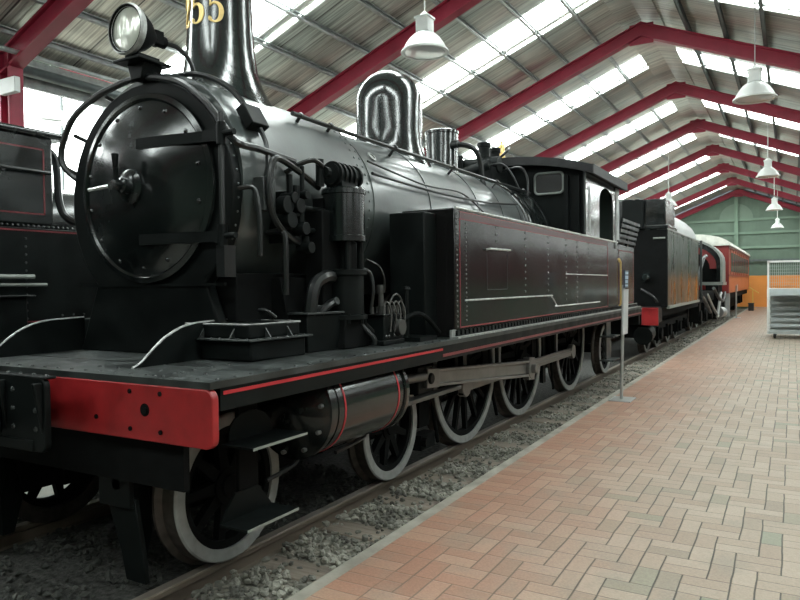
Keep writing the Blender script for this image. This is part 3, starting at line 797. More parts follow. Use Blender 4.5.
q = MB(); q.box(-.12, .14, 3.12, 3.40, 3.175, 3.195); q.box(-.06, .08, 3.17, 3.35, 3.195, 3.235); q.prism([(-.075, 3.18), (.095, 3.18), (.06, 3.07), (-.04, 3.07)], 'xz', 3.2, 3.36); q.cyl((-.08, 3.2, 3.19), (-.08, 3.2, 3.225), .018, n=8); q.build('headlamp_bracket', M['black'], ho, bevel=.006)
q = MB(); q.tube([(.01, 3.44, 3.385), (.03, 3.54, 3.38), (.06, 3.62, 3.32), (.07, 3.66, 3.24), (.07, 3.68, 3.1)], .017); q.build('cable', M['pipe'], ho)
# conduit and junction boxes on the smokebox side
def onsb(deg, y, r=SR): t = math.radians(deg); return (r * math.cos(t), y, SZ + r * math.sin(t))
q = MB(); q.tube([onsb(88, 3.5, .83), onsb(76, 3.52, .85), onsb(64, 3.54, .86), onsb(52, 3.55, .865), onsb(40, 3.55, .86), onsb(34, 3.55, .86)], .021)
q.tube([onsb(26, 3.56, .87), onsb(18, 3.56, .88), onsb(8, 3.53, .88), onsb(2, 3.5, .87)], .017); q.build('conduit', M['pipe'], L)
q = MB(); t = math.radians(31); n_ = Vector((math.cos(t), 0, math.sin(t))); tg = Vector((-math.sin(t), 0, math.cos(t)))
q.obox(Vector(onsb(32, 3.55, .86)), n_ * .04, tg * .085, Vector((0, .085, 0))); q.build('junction_box', M['black'], L, bevel=.008)
q = MB(); q.box(.82, .91, 3.44, 3.56, 2.15, 2.37); q.build('junction_box', M['deck'], L, bevel=.006)
# big handrail over the door and along the sides
q = MB(); P = []
P.append((-.72, 3.34, 2.44)); P.append((-.80, 3.28, 2.50))
for a, rr in ((163, .92), (155, .96), (141, .94), (124, .85), (112, .80), (99, .775), (86, .76), (73, .76), (58, .775), (40, .79), (26, .82), (15, .89)):
    P.append((rr * math.cos(math.radians(a)), 3.255, SZ + rr * math.sin(math.radians(a))))
P += [(.87, 3.42, 2.55), (.86, 3.6, 2.54), (.86, 3.82, 2.525)]
q.tube(P, .0235, sub=5)
for a in (148, 118, 80, 50):
    t = math.radians(a); rr = .78 if a < 120 else .86
    q.cyl((.74 * math.cos(t), 3.34, SZ + .74 * math.sin(t)), (rr * math.cos(t), 3.25, SZ + rr * math.sin(t)), .015, n=8)
q.cyl((.76, 3.7, 2.54), (.87, 3.7, 2.535), .02, n=8)
q.build('front_handrail', M['pipe'], L)
for s in (1, -1):
    q = MB(); a = 47; R_ = BR + .06
    def on(deg, y, r): t = math.radians(deg); return (s * r * math.cos(t), y, SZ + r * math.sin(t))
    q.tube([on(a, 4.15, R_ + .04), on(a, 4.9, R_ + .03), on(a, 9.6, R_ + .03)], .019, smooth=False)
    for y in (4.25, 4.65, 5.7, 7.0, 8.3, 9.3): q.cyl(on(a, y, BR), on(a, y, R_ + .045), .014, n=8); q.rivet(on(a, y, R_ + .045), (s * .7, 0, .7), .03)
    q.build('handrail', M['pipe'], L)
    q = MB(); q.tube([on(20, 5.0, BR + .05), on(18, 6.2, BR + .05), on(20, 7.5, BR + .05), on(26, 8.6, BR + .06)], .014)
    q.tube([on(30, 5.05, BR + .03), on(22, 6.0, BR + .04), on(24, 6.9, BR + .03), on(10, 7.4, BR + .04)], .010)
    q.build_each('boiler_pipe', M['pipe'], L)
# smoke box side pipes
q = MB(); q.tube([(.78, 3.62, 2.02), (.92, 3.60, 2.02), (.95, 3.60, 1.95), (.95, 3.60, 1.6)], .02); q.tube([(.82, 3.3, 2.28), (.90, 3.36, 2.28), (.94, 3.36, 2.12), (.94, 3.36, 1.85)], .016); q.tube([(.80, 3.5, 1.5), (.86, 3.5, 1.5), (.9, 3.55, 1.45)], .014); q.build('drain_pipe', M['pipe'], L)

# curved splash plates and steam chest covers on the deck
for s in (1, -1):
    c = MB(); x = .60 if s > 0 else -.77
    dy_ = 0 if s > 0 else -.08
    pr = [(2.64, 1.2), (2.70, 1.225), (2.78, 1.29), (2.88, 1.36), (3.0, 1.41), (3.13, 1.432), (3.4, 1.44)]; pr = [(a_ + dy_, b_) for a_, b_ in pr]
    c.prism(pr + [(3.4 + dy_, 1.2)], 'yz', x, x + .02)
    co_ = c.build('splash_plate', M['black'], L)
    e = MB(); e.tube([(x + .01, a, b) for a, b in pr], .0085, n=6); e.build('plate_edge', M['edge'], co_)
    if s > 0:
        r = MB(); r.prism([(.44, 3.16), (1.03, 3.16), (1.06, 3.66), (.44, 3.66)], 'xy', 1.2, 1.325)
        ro = r.build('steam_chest_cover', M['black'], L, bevel=.012)
        r = MB(); r.prism([(.42, 3.12), (1.06, 3.12), (1.10, 3.69), (.42, 3.69)], 'xy', 1.325, 1.337); r.build('flange', M['deck'], ro, bevel=.003)
        r = MB(); r.prism([(.46, 3.18), (1.0, 3.18), (1.03, 3.64), (.46, 3.64)], 'xy', 1.337, 1.425); r.build('lid', M['black'], ro, bevel=.012)
        r = MB(); r.tube([(.46, 3.18, 1.425), (1.0, 3.18, 1.425), (1.03, 3.64, 1.425), (.46, 3.64, 1.425)], .0065, n=6, smooth=False)
        r.build('lid_edge', M['edge'], ro)
        r = MB()
        for px, py, dx, dy in ((.62, 3.18, 0, -1), (.88, 3.18, 0, -1), (1.012, 3.32, 1, 0), (1.022, 3.52, 1, 0)):
            r.prism([(0, 0), (.045, 0), (0, .055)], 'xz', -.005, .005) if False else None
            a, b_ = Vector((px, py, 1.337)), Vector((px + dx * .045, py + dy * .045, 1.337)); c_ = Vector((px, py, 1.40))
            sd = Vector((-dy, dx, 0)) * .006
            r.add([a - sd, b_ - sd, c_ - sd, a + sd, b_ + sd, c_ + sd], [(0, 1, 2), (5, 4, 3), (0, 3, 4, 1), (1, 4, 5, 2), (2, 5, 3, 0)])
        r.build_each('gusset', M['deck'], ro)
        r = MB(); r.rivets((.50, 3.14, 1.337), (1.02, 3.14, 1.337), 8, (0, 0, 1), .012); r.rivets((1.055, 3.2, 1.337), (1.08, 3.62, 1.337), 6, (0, 0, 1), .012); r.build('bolts', M['deck'], ro)
    else:
        r = MB(); r.box(-1.06, -.44, 3.5, 3.9, 1.2, 1.42); r.build('steam_chest_cover', M['black'], L, bevel=.012)

# cylinders
for s in (1, -1):
    c = MB(); cx, cz = 1.12, .875
    c.lathe([(0, -.06), (.10, -.06), (.13, -.04), (.25, -.03), (.29, 0), (.315, .005), (.315, .05), (.30, .055), (.30, .1), (.305, .1), (.305, .9), (.30, .9), (.30, .94), (.315, .945), (.315, .985), (.28, .99), (.12, 1.0), (.12, 1.06), (0, 1.06)], (s * cx, 3.42, cz), (0, 1, 0), 48)
    c.prism([(s * .62, .62), (s * 1.1, .62), (s * 1.1, 1.17), (s * .62, 1.17)], 'xz', 3.48, 4.36)
    cyo = c.build('cylinder', M['gloss'], L, ang=40)
    for yy in (3.58, 4.26):
        q = MB(); q.lathe([(.3055, 0), (.3085, 0), (.3085, .014), (.3055, .014)], (s * cx, yy, cz), (0, 1, 0), 48, closed=True); q.build('lining', M['line'], cyo)
    q = MB()
    for i in range(10):
        t = 2 * PI * (i + .3) / 10; q.cyl((s * cx + .265 * math.cos(t), 3.40, cz + .265 * math.sin(t)), (s * cx + .265 * math.cos(t), 3.37, cz + .265 * math.sin(t)), .014, n=6)
    q.build_each('stud', M['rivet'], cyo)
    q = MB(); q.tube([(s * 1.1, 3.5, .62), (s * 1.1, 3.48, .52), (s * 1.1, 3.2, .48)], .014); q.tube([(s * 1.1, 4.3, .62), (s * 1.1, 4.3, .53), (s * 1.12, 3.9, .50)], .014); q.build_each('drain_pipe', M['pipe'], cyo)

# wheels (axis x, outer face at local x = 0)
def wheel_parts(r, spokes, hub, th):
    sp = MB()
    sp.lathe([(r - .075, -.02), (r - .075, -.11), (r - .125, -.11), (r - .125, -.02)], (0, 0, 0), (1, 0, 0), 56, closed=True)
    sp.lathe([(0, -.005), (hub * .6, -.005), (hub * .65, -.02), (hub, -.025), (hub, -.13), (0, -.13)], (0, 0, 0), (1, 0, 0), 28)
    for i in range(spokes):
        t = 2 * PI * (i + .5) / spokes; d = Vector((0, math.cos(t), math.sin(t))); q = Vector((0, -math.sin(t), math.cos(t)))
        a, b_ = d * (hub * .9), d * (r - .10); X = Vector((1, 0, 0))
        vs = []
        for p, w, t_ in ((a, th * 1.25, .028), (b_, th * .8, .022)):
            vs += [p - q * w - X * (.065 + t_), p + q * w - X * (.065 + t_), p + q * w - X * (.065 - t_), p - q * w - X * (.065 - t_)]
        sp.add(vs, [(0, 1, 2, 3), (7, 6, 5, 4), (0, 4, 5, 1), (1, 5, 6, 2), (2, 6, 7, 3), (3, 7, 4, 0)])
    return sp
def tyre(r):
    return MB().lathe([(r - .078, -.004), (r - .012, 0), (r - .002, -.008), (r - .002, -.02), (r - .078, -.02)], (0, 0, 0), (1, 0, 0), 64, closed=True)
def flange(r):
    return MB().lathe([(r - .002, -.015), (r, -.1), (r + .012, -.115), (r + .03, -.13), (r + .03, -.15), (r + .015, -.155), (r - .075, -.155), (r - .075, -.015)], (0, 0, 0), (1, 0, 0), 64, closed=True)
def make_wheel(name, r, spokes, hub, th, at, parent, crank=None):
    w = wheel_parts(r, spokes, hub, th)
    if crank:
        ca = math.radians(crank); py, pz = .30 * math.cos(ca), .30 * math.sin(ca)
        w.cyl((-.11, py, pz), (.0, py, pz), .10, n=20)
        w.bar((-.06, 0, 0), (-.06, py, pz), .1, .2, (1, 0, 0))
        # counterweight crescent opposite the pin
        pts = []
        for i in range(11):
            t = ca + PI + math.radians(-42 + 84 * i / 10); pts.append(((r - .09) * math.cos(t), (r - .09) * math.sin(t)))
        for i in range(11):
            t = ca + PI + math.radians(42 - 84 * i / 10); rr = (r - .33) / math.cos(math.radians(0)); pts.append(((r - .30) * math.cos(t) , (r - .30) * math.sin(t)))
        w.prism(pts, 'yz', -.10, -.03)
    o = w.build(name, M['matt'], parent, at=at)
    tyre(r).build('tyre', M['tyre'], o, at=at); flange(r).build('flange', M['tread'], o, at=at)
    return o
PIN = -148           # direction of the crank pins (degrees in the y-z plane)
RD, RB = .785, .45
DY = (6.59, 8.26, 10.50)
bw = make_wheel('bogie_wheel', RB, 9, .11, .03, (.92, 3.10, RB), L)
dw = make_wheel('driving_wheel', RD, 15, .15, .028, (.92, DY[0], RD), L, crank=PIN)
def clone(o, world, flip=False):
    c = copy_tree(o, L, Vector(world) - WORLD[L.name])
    if flip: c.rotation_euler = (0, 0, PI)
    return c
clone(bw, (.92, 5.03, RB))
for y in (3.10, 5.03): clone(bw, (-.92, y, RB), True)
for y in DY[1:]: clone(dw, (.92, y, RD))
for y in DY: clone(dw, (-.92, y, RD), True)
tw = make_wheel('trailing_wheel', RB, 9, .11, .03, (.92, 12.74, RB), L)
clone(tw, (-.92, 12.74, RB), True)
q = MB()
for y in DY: q.cyl((-.8, y, RD), (.8, y, RD), .1, n=12)
q.cyl((-.8, 12.74, RB), (.8, 12.74, RB), .08, n=12)
q.build_each('axle', M['matt'], L)
ca = math.radians(PIN); PD = (.30 * math.cos(ca), .30 * math.sin(ca))
for s in (1, -1):
    pins = [(y + PD[0], RD + PD[1]) for y in DY]
    # coupling rod
    r = MB(); X0 = s * .99
    for (a, b_) in ((pins[0], pins[1]), (pins[1], pins[2])):
        r.bar((X0, a[0], a[1]), (X0, b_[0], b_[1]), .045, .115)
    for p_ in pins: r.cyl((X0 - .04, p_[0], p_[1]), (X0 + .04, p_[0], p_[1]), .105, n=20)
    r.bar((X0 + s * .03, pins[1][0] + .1, pins[1][1]), (X0 + s * .03, pins[2][0] - .1, pins[2][1]), .02, .04)
    r.build('coupling_rod', M['rod'], L, bevel=.008)
    # connecting rod to the second driver
    r = MB(); X1 = s * 1.10; cy, cz = 5.32, .84
    a = Vector((X1, cy, cz)); b_ = Vector((X1, pins[1][0], pins[1][1])); dv = (b_ - a).normalized()
    up = Vector((0, -dv.z, dv.y)); e1, e2 = .062, .082
    r.obox((a + b_) / 2, (b_ - a) / 2, Vector((.008, 0, 0)), up * .06)
    for sg in (1, -1):
        c0, c1 = a + up * sg * e1, b_ + up * sg * e2
        r.bar(c0, c1, .075, .03)
    r.cyl(b_ - Vector((.045, 0, 0)), b_ + Vector((.045, 0, 0)), .125, n=24); r.obox(b_, Vector((.04, 0, 0)), dv * .10, up * .135)
    r.cyl(b_ + Vector((s * .03, 0, 0)), b_ + Vector((s * .10, 0, 0)), .055, n=12)
    r.obox(a + dv * .06, Vector((.04, 0, 0)), dv * .12, up * .085)
    r.build('connecting_rod', M['rod'], L, bevel=.006)
    # crosshead with slide bars
    h = MB(); h.box(s * 1.0, s * 1.10, cy - .16, cy + .12, cz - .13, cz + .11); h.cyl((s * 1.05, cy, cz), (s * 1.16, cy, cz), .05, n=16); h.build('crosshead', M['black'], L, bevel=.012)
    h = MB(); h.cyl((s * 1.12, 4.4, .90), (s * 1.1, cy, .86), .04, n=14); h.build('piston_rod', M['rod'], L)
    h = MB(); h.box(s * 1.05, s * 1.15, 4.46, 5.94, .665, .70); h.build('slide_bar', M['copper'], L, bevel=.004)
    h = MB(); h.box(s * 1.05, s * 1.15, 4.46, 6.0, .985, 1.02); h.build('slide_bar', M['black'], L, bevel=.004)
    h = MB(); h.box(s * .66, s * 1.06, 5.98, 6.06, .66, 1.17); h.box(s * 1.0, s * 1.08, 6.0, 6.02, .6, .66); h.build('motion_bracket', M['matt'], L, bevel=.01)
    h = MB(); h.bar((s * .97, DY[0] + .1, 1.08), (s * .97, 5.5, .98), .04, .08); h.bar((s * 1.0, 6.3, .55), (s * 1.0, 6.3, 1.1), .05, .1, (0, 1, 0)); h.bar((s * .8, 7.5, .3), (s * .8, 7.5, 1.15), .05, .12, (0, 1, 0)); h.bar((s * .8, 9.45, .25), (s * .8, 9.45, 1.15), .05, .12, (0, 1, 0)); h.build_each('valve_gear', M['black'], L)
    # springs and sand pipes low down between the wheels
    h = MB()
    h.bar((s * .83, 5.72, .32), (s * .83, 5.72, 1.0), .06, .2, (0, 1, 0)); h.tube([(s * .86, 5.75, 1.1), (s * .87, 5.85, .6), (s * .86, 6.0, .12)], .02)
    h.box(s * .78, s * .9, 5.58, 5.86, .12, .26); h.cyl((s * .8, 5.62, .2), (s * .95, 5.62, .2), .05, n=10)
    h.tube([(s * .84, 7.45, 1.0), (s * .86, 7.4, .5), (s * .86, 7.55, .12)], .02)
    h.tube([(s * .86, 9.5, 1.1), (s * .87, 9.6, .6), (s * .86, 9.75, .12)], .02)
    h.build_each('sand_pipe', M['matt'], L)
    # brake hangers
    h = MB()
    for y in DY: h.bar((s * .85, y - RD - .06, .55), (s * .85, y - RD - .02, .95), .06, .1, (0, 1, 0)); 
    for y in DY: h.box(s * .80, s * .92, y - RD - .09, y - RD + .0, .62, .92)
    h.build_each('brake_block', M['matt'], L)

# side tanks
TY0, TY1, TZ0, TZ1, TX0, TX1 = 5.33, 11.62, 1.2, 2.31, .86, 1.38
for s in (1, -1):
    t = MB(); t.box(s * TX0, s * TX1, TY0, TY1, TZ0 + .0, TZ1)
    to = t.build('side_tank', M['tank'], L, bevel=.012)
    t = MB(); t.tube([(s * TX1, TY0 + .0, TZ1), (s * TX1, TY1, TZ1 + .0)], .0125, n=8, smooth=False); t.build('top_beading', M['edge'], to)
    x = s * TX1
    def pt_box(y0, y1, z0, z1, th=.0022): 
        return MB().box(x - s * .003, x + s * th, y0, y1, z0, z1)
    l = pt_box(TY0 + .09, 10.92, 2.225, 2.285); l.build('lining_band', M['dimband'], to)
    l = MB()
    for y0, y1, z0, z1 in ((TY0 + .09, 10.92, 2.217, 2.225), (TY0 + .087, TY0 + .098, 1.28, 2.225), (TY0 + .087, 10.92, 2.279, 2.287), (10.905, 10.92, 1.30, 2.225), (TY0 + .085, 10.92, 1.278, 1.29)):
        q = pt_box(y0, y1, z0, z1, .003); l.add(q.v, q.f)
    l.build('lining', M['thinline'], to)
    nx = (s, 0, 0)
    def rrow(*a): MB().rivets(*a).build('rivets', M['rivet'], to)
    rrow((x, TY0 + .035, 1.25), (x, TY0 + .035, 2.26), 24, nx, .011)
    rrow((x, TY0 + .225, 1.34), (x, TY0 + .225, 2.19), 22, nx, .011)
    for yy, z0, z1, n_ in ((6.27, 2.0, 2.2, 4), (7.10, 1.5, 2.2, 11), (7.90, 1.5, 2.2, 11), (8.64, 1.45, 2.2, 12), (9.16, 1.4, 2.2, 13), (9.75, 1.8, 2.2, 7)):
        rrow((x, yy, z0), (x, yy, z1), n_, nx, .013)
    rrow((x, TY0 + .1, 2.265), (x, 10.8, 2.265), 60, nx, .008)
    rrow((s * TX0 + s * .05, TY0, 1.4), (s * TX0 + s * .05, TY0, 2.2), 12, (0, -1, 0), .009)
    b_ = MB(); b_.tube([(x, 5.52, 1.515), (x, 7.85, 1.51), (x, 8.0, 1.50), (x, 8.12, 1.45), (x, 8.22, 1.39), (x, 8.32, 1.375), (x, 10.4, 1.37)], .009, n=6, sub=4)
    b_.tube([(x, 8.62, 1.77), (x, 10.9, 1.765)], .008, n=6, smooth=False); b_.build('beading', M['edge'], to)
    h = MB(); h.tube([(x, 6.02, 1.98), (x + s * .035, 6.03, 1.985), (x + s * .035, 6.56, 1.99), (x, 6.57, 1.99)], .011, n=8, smooth=False); h.build('tank_handrail', M['edge'], to)
    l = MB()
    for y0, y1, z0, z1 in ((6.03, 6.035, 1.6, 1.95), (6.56, 6.565, 1.6, 1.95), (6.03, 6.565, 1.6, 1.605)):
        q = pt_box(y0, y1, z0, z1, .0015); l.add(q.v, q.f)
    l.build('panel_joint', M['deck'], to)
    # inner half-height front section with pipes
    t = MB(); t.box(s * .86, s * 1.2, TY0 - .22, TY0, 1.2, 2.27); t.build('tank_front', M['black'], to, bevel=.01)
    t = MB(); t.cyl((s * 1.15, TY0 - .45, 1.2), (s * 1.15, TY0 - .45, 1.62), .022, n=8); t.rivet((s * 1.15, TY0 - .45, 1.62), (0, 0, 1), .04); t.tube([(s * 1.12, TY0 - .55, 1.35), (s * 1.2, TY0 - .4, 1.42), (s * 1.26, TY0 - .3, 1.38), (s * 1.28, TY0 - .12, 1.25)], .02); t.box(s * 1.0, s * 1.3, TY0 - .5, TY0 - .2, 1.2, 1.235); t.build('tank_valve', M['black'], to)

# air pump on the platform side
pu = empty('air_pump', (1.0, 4.22, 1.2)); pu.parent = L; pu.location = Vector((1.0, 4.22, 1.2)) - WORLD[L.name]
c = MB(); c.lathe([(0, .85), (.14, .85), (.165, .86), (.165, .9), (.155, .905), (.155, 1.2), (.165, 1.205), (.165, 1.235), (.15, 1.25), (0, 1.255)], (1.0, 4.22, 1.12), (0, 0, 1), 36); c.build('steam_cylinder', M['gloss'], pu)
c = MB(); c.lathe([(0, .29), (.165, .29), (.165, .32), (.14, .325), (.14, .61), (.165, .615), (.165, .65), (.1, .66), (0, .66)], (1.0, 4.22, 1.12), (0, 0, 1), 36)
for i in range(8):
    t = 2 * PI * i / 8; c.cyl((1 + .145 * math.cos(t), 4.22 + .145 * math.sin(t), 1.38), (1 + .145 * math.cos(t), 4.22 + .145 * math.sin(t), 1.45), .014, n=6)
c.build('air_cylinder', M['black'], pu)
c = MB(); c.cyl((1.0, 4.22, 1.76), (1.0, 4.22, 1.98), .045, n=14)
for i in range(4):
    t = 2 * PI * (i + .5) / 4; c.cyl((1 + .12 * math.cos(t), 4.22 + .12 * math.sin(t), 1.74), (1 + .12 * math.cos(t), 4.22 + .12 * math.sin(t), 1.98), .026, n=10)
c.build('distance_piece', M['black'], pu)
c = MB(); c.cyl((1.0, 4.05, 2.46), (1.0, 4.36, 2.46), .075, n=20)
for y in (4.07, 4.13, 4.19, 4.25, 4.33): c.cyl((1.0, y, 2.46), (1.0, y + .02, 2.46), .092, n=20)
c.box(.93, 1.07, 4.1, 4.3, 2.36, 2.46); c.cyl((1.0, 4.02, 2.46), (1.0, 3.98, 2.46), .04, n=10); c.cyl((.97, 3.97, 2.36), (.97, 3.97, 2.55), .03, n=10)
c.build('valve_chest', M['black'], pu)
c = MB(); c.box(.82, .98, 3.98, 4.42, 1.25, 2.2); c.box(.72, .9, 4.1, 4.34, 2.0, 2.3); c.prism([(4.05, 1.2), (4.4, 1.2), (4.36, 1.42), (4.08, 1.42)], 'yz', .86, 1.1); c.build('pump_bracket', M['matt'], pu, bevel=.01)
c = MB(); c.tube([(.92, 4.02, 2.36), (.94, 3.8, 2.43), (.93, 3.56, 2.50), (.93, 3.49, 2.42), (.93, 3.47, 2.25), (.93, 3.52, 2.10), (.93, 3.68, 1.98), (.93, 3.9, 1.92)], .022)
c.tube([(1.0, 4.06, 1.72), (1.0, 3.96, 1.72), (.98, 3.88, 1.66), (.97, 3.84, 1.5), (.96, 3.84, 1.3)], .045); c.tube([(1.02, 4.08, 1.55), (1.02, 3.98, 1.52), (1.0, 3.92, 1.46), (.98, 3.9, 1.3)], .028)
c.tube([(1.10, 4.36, 1.85), (1.15, 4.46, 1.8), (1.16, 4.52, 1.7), (1.15, 4.53, 1.6)], .008)
c.tube([(1.08, 4.3, 1.78), (1.12, 4.38, 1.75), (1.14, 4.39, 1.62), (1.12, 4.38, 1.45)], .014)
c.tube([(1.04, 4.3, 1.4), (1.06, 4.38, 1.38), (1.12, 4.46, 1.28), (1.14, 4.46, 1.22)], .012); c.tube([(1.06, 4.3, 1.4), (1.1, 4.32, 1.34), (1.16, 4.36, 1.26), (1.16, 4.36, 1.21)], .02)
c.cyl((1.0, 3.98, 1.26), (1.05, 4.42, 1.26), .034, n=10)
c.tube([(1.0, 3.96, 2.5), (.98, 3.88, 2.53), (.9, 3.82, 2.5), (.8, 3.8, 2.45)], .018)
c.build('pump_pipes', M['pipe'], pu)
c = MB()
for (x, y, z, r_, h_) in ((.97, 3.86, 2.10, .055, .12), (.99, 3.93, 2.20, .05, .14), (1.0, 3.97, 2.05, .045, .1), (.98, 3.88, 2.25, .04, .16), (1.0, 3.99, 2.28, .03, .2), (1.02, 4.0, 1.92, .04, .08)):
    x -= .05; y -= .2
    c.cyl((x - .06, y, z), (x + .05, y, z), r_, n=14); c.cyl((x, y, z - h_ / 2), (x, y, z + h_), r_ * .55, n=10)
c.box(.76, .9, 3.66, 3.84, 1.95, 2.3); c.cyl((.9, 3.62, 2.2), (.97, 3.62, 2.2), .06, n=12); c.cyl((.9, 3.7, 2.05), (.9, 4.1, 2.05), .02, n=8); c.cyl((.92, 3.74, 2.2), (.92, 4.1, 2.2), .018, n=8); c.build('pump_governor', M['black'], pu, bevel=.004)
# black box beside the pump
b_ = MB(); b_.prism([(.74, 3.78), (1.0, 3.76), (1.06, 4.12), (.74, 4.12)], 'xy', 1.2, 1.46); bx = b_.build('oil_box', M['black'], L, bevel=.008)
b_ = MB(); b_.prism([(.72, 3.76), (1.02, 3.74), (1.08, 4.14), (.72, 4.14)], 'xy', 1.46, 1.475); b_.cyl((.95, 3.95, 1.475), (.95, 3.95, 1.52), .035, n=12); b_.cyl((.9, 4.05, 1.5), (1.05, 4.05, 1.55), .03, n=10); b_.build('oil_box_lid', M['deck'], bx, bevel=.003)
# mechanical lubricator
b_ = MB(); b_.box(1.03, 1.2, 4.44, 4.72, 1.235, 1.42); b_.box(1.02, 1.21, 4.42, 4.74, 1.2, 1.24); b_.box(1.02, 1.21, 4.43, 4.73, 1.42, 1.435); lu = b_.build('lubricator', M['black'], L, bevel=.008)
b_ = MB()
for y in (4.47, 4.54, 4.61, 4.68): b_.cyl((1.18, y, 1.435), (1.18, y, 1.5), .016, n=8); b_.cyl((1.08, y, 1.435), (1.08, y, 1.49), .014, n=8); b_.tube([(1.18, y, 1.49), (1.2, y + .02, 1.53), (1.22, y + .05, 1.45), (1.215, y + .04, 1.3)], .007)
b_.cyl((1.12, 4.53, 1.43), (1.12, 4.53, 1.64), .022, n=10); b_.cyl((1.12, 4.53, 1.60), (1.12, 4.53, 1.66), .034, n=10); b_.cyl((1.2, 4.64, 1.33), (1.25, 4.64, 1.33), .06, n=16)
for y in (4.46, 4.5, 4.58, 4.66, 4.7): b_.rivet((1.21, y, 1.27), (1, 0, 0), .012)
b_.tube([(1.14, 4.6, 1.48), (1.17, 4.65, 1.58), (1.19, 4.72, 1.55), (1.2, 4.75, 1.4)], .008)
b_.build('oil_feeds', M['copper'], lu)

# front steps
for s in (1, -1):
    h = MB(); h.box(s * 1.17, s * 1.20, 2.86, 3.02, .36, 1.16)
    hs = h.build('step_hanger', M['matt'], L, bevel=.006)
    for z, y0, y1, xo, rise in ((.80, 2.72, 3.18, 1.43, .16), (.37, 2.70, 3.13, 1.40, .15)):
        h = MB(); h.box(s * 1.20, s * xo, y0, y1, z, z + .012)
        if z > .5: P = [(y0 + .06, z), (y1 - .06, z)] + [((y0 + y1) / 2 + .17 * math.cos(a_ * PI / 8), z + .06 + (rise - .06) * math.sin(a_ * PI / 8)) for a_ in range(9)]
        else: P = [(y0, z), (y1, z), (y1 - .02, z + .03), (y1 - .12, z + rise), (y0 + .12, z + rise), (y0 + .02, z + .03)]
        h.prism(P, 'yz', s * 1.195, s * 1.207)
        so = h.build('step_tread', M['black'], hs)
        h = MB(); h.box(s * (xo - .002), s * (xo + .003), y0, y1, z - .001, z + .0125); h.build('step_edge', M['hood'], so)
# steps under the cab
for s in (1, -1):
    h = MB(); h.box(s * 1.26, s * 1.29, 11.2, 11.5, .38, 1.16); h.box(s * 1.20, s * 1.42, 11.1, 11.6, .40, .42); h.box(s * 1.20, s * 1.42, 11.1, 11.6, .78, .80)
    h.build('cab_steps', M['deck'], L)

# cab
ch = MB(); ch.box(-1.3, 1.3, 9.86, 9.9, 1.2, 3.22); ch.prism([(-1.3, 3.22), (1.3, 3.22), (1.25, 3.28), (.7, 3.40), (0, 3.46), (-.7, 3.40), (-1.25, 3.28)], 'xz', 9.86, 9.9)
cab = ch.build('cab', M['black'], L)
for s in (1, -1):
    # side sheet with an arched doorway
    y0, y1, d0, d1 = 9.74, 11.86, 10.52, 11.44
    pts = [(y0, 2.28), (d0, 2.28), (d0, 2.9)]
    for i in range(9):
        t = math.radians(180 - 180 * i / 8); pts.append(((d0 + d1) / 2 + (d1 - d0) / 2 * math.cos(t), 2.9 + .22 * math.sin(t)))
    pts += [(d1, 1.2), (11.62, 1.2), (11.62, 3.24), (y0, 3.24)]
    c = MB(); c.prism(pts, 'yz', s * 1.32, s * 1.35); c.build('side_sheet', M['steam'], cab, ang=20)
    c = MB(); c.tube([(s * 1.40, 9.72, 2.36), (s * 1.40, 9.72, 3.0)], .02, n=8, smooth=False); c.tube([(s * 1.39, 11.45, 2.2), (s * 1.39, 11.45, 3.1)], .018, n=8, smooth=False)
    c.box(s * 1.35, s * 1.42, 9.71, 9.73, 2.38, 2.40); c.box(s * 1.35, s * 1.42, 9.71, 9.73, 2.96, 2.98); c.build('grab_rail', M['edge'], cab)
    c = MB(); c.box(s * 1.33, s * 1.36, 11.63, 11.85, 2.36, 3.2); c.build('rear_post', M['stair'], cab)
    # front spectacle window
    c = MB(); P = rrect(s * .60 if s > 0 else -.98, s * .98 if s > 0 else -.60, 2.98, 3.24, .05); c.prism(P, 'xz', 9.835, 9.86)
    wo = c.build('window_pane', M['glass'], cab)
    c = MB(); P = rrect(min(s * .58, s * 1.0), max(s * .58, s * 1.0), 2.96, 3.26, .06); c.tube([(a, 9.832, b) for a, b in P + P[:2]], .017, n=6, smooth=False); c.build('window_rim', M['hood'], wo)
    c = MB(); c.box(s * 1.02, s * 1.08, 9.80, 9.86, 2.3, 3.2); c.box(s * 1.2, s * 1.24, 9.81, 9.86, 2.3, 3.2); c.build('angle_post', M['black'], cab)
c = MB(); arc = []
for i in range(13):
    x = -1.47 + 2.94 * i / 12; arc.append((x, 3.52 - .22 * (abs(x) / 1.47) ** 2.2))
low = [(x, z - .05) for x, z in arc[::-1]]
c.prism(arc + low, 'xz', 9.68, 11.95); ro = c.build('cab_roof', M['roofblack'], cab, ang=20)
c = MB(); low = [(x, z - .12) for x, z in arc[::-1]]; c.prism(arc + low, 'xz', 9.66, 9.70); c.prism(arc + low, 'xz', 11.93, 11.97)
for s in (1, -1): c.box(s * 1.44, s * 1.475, 9.68, 11.95, 3.18, 3.31)
c.build('roof_fascia', M['roofblack'], ro)
MB().box(-1.28, 1.28, 11.66, 11.70, 1.2, 3.22).build('cab_rear_sheet', M['cabgreen'], cab)
MB().box(-1.2, 1.2, 9.95, 10.0, 1.25, 3.2).build('backhead', M['cabgreen'], cab)
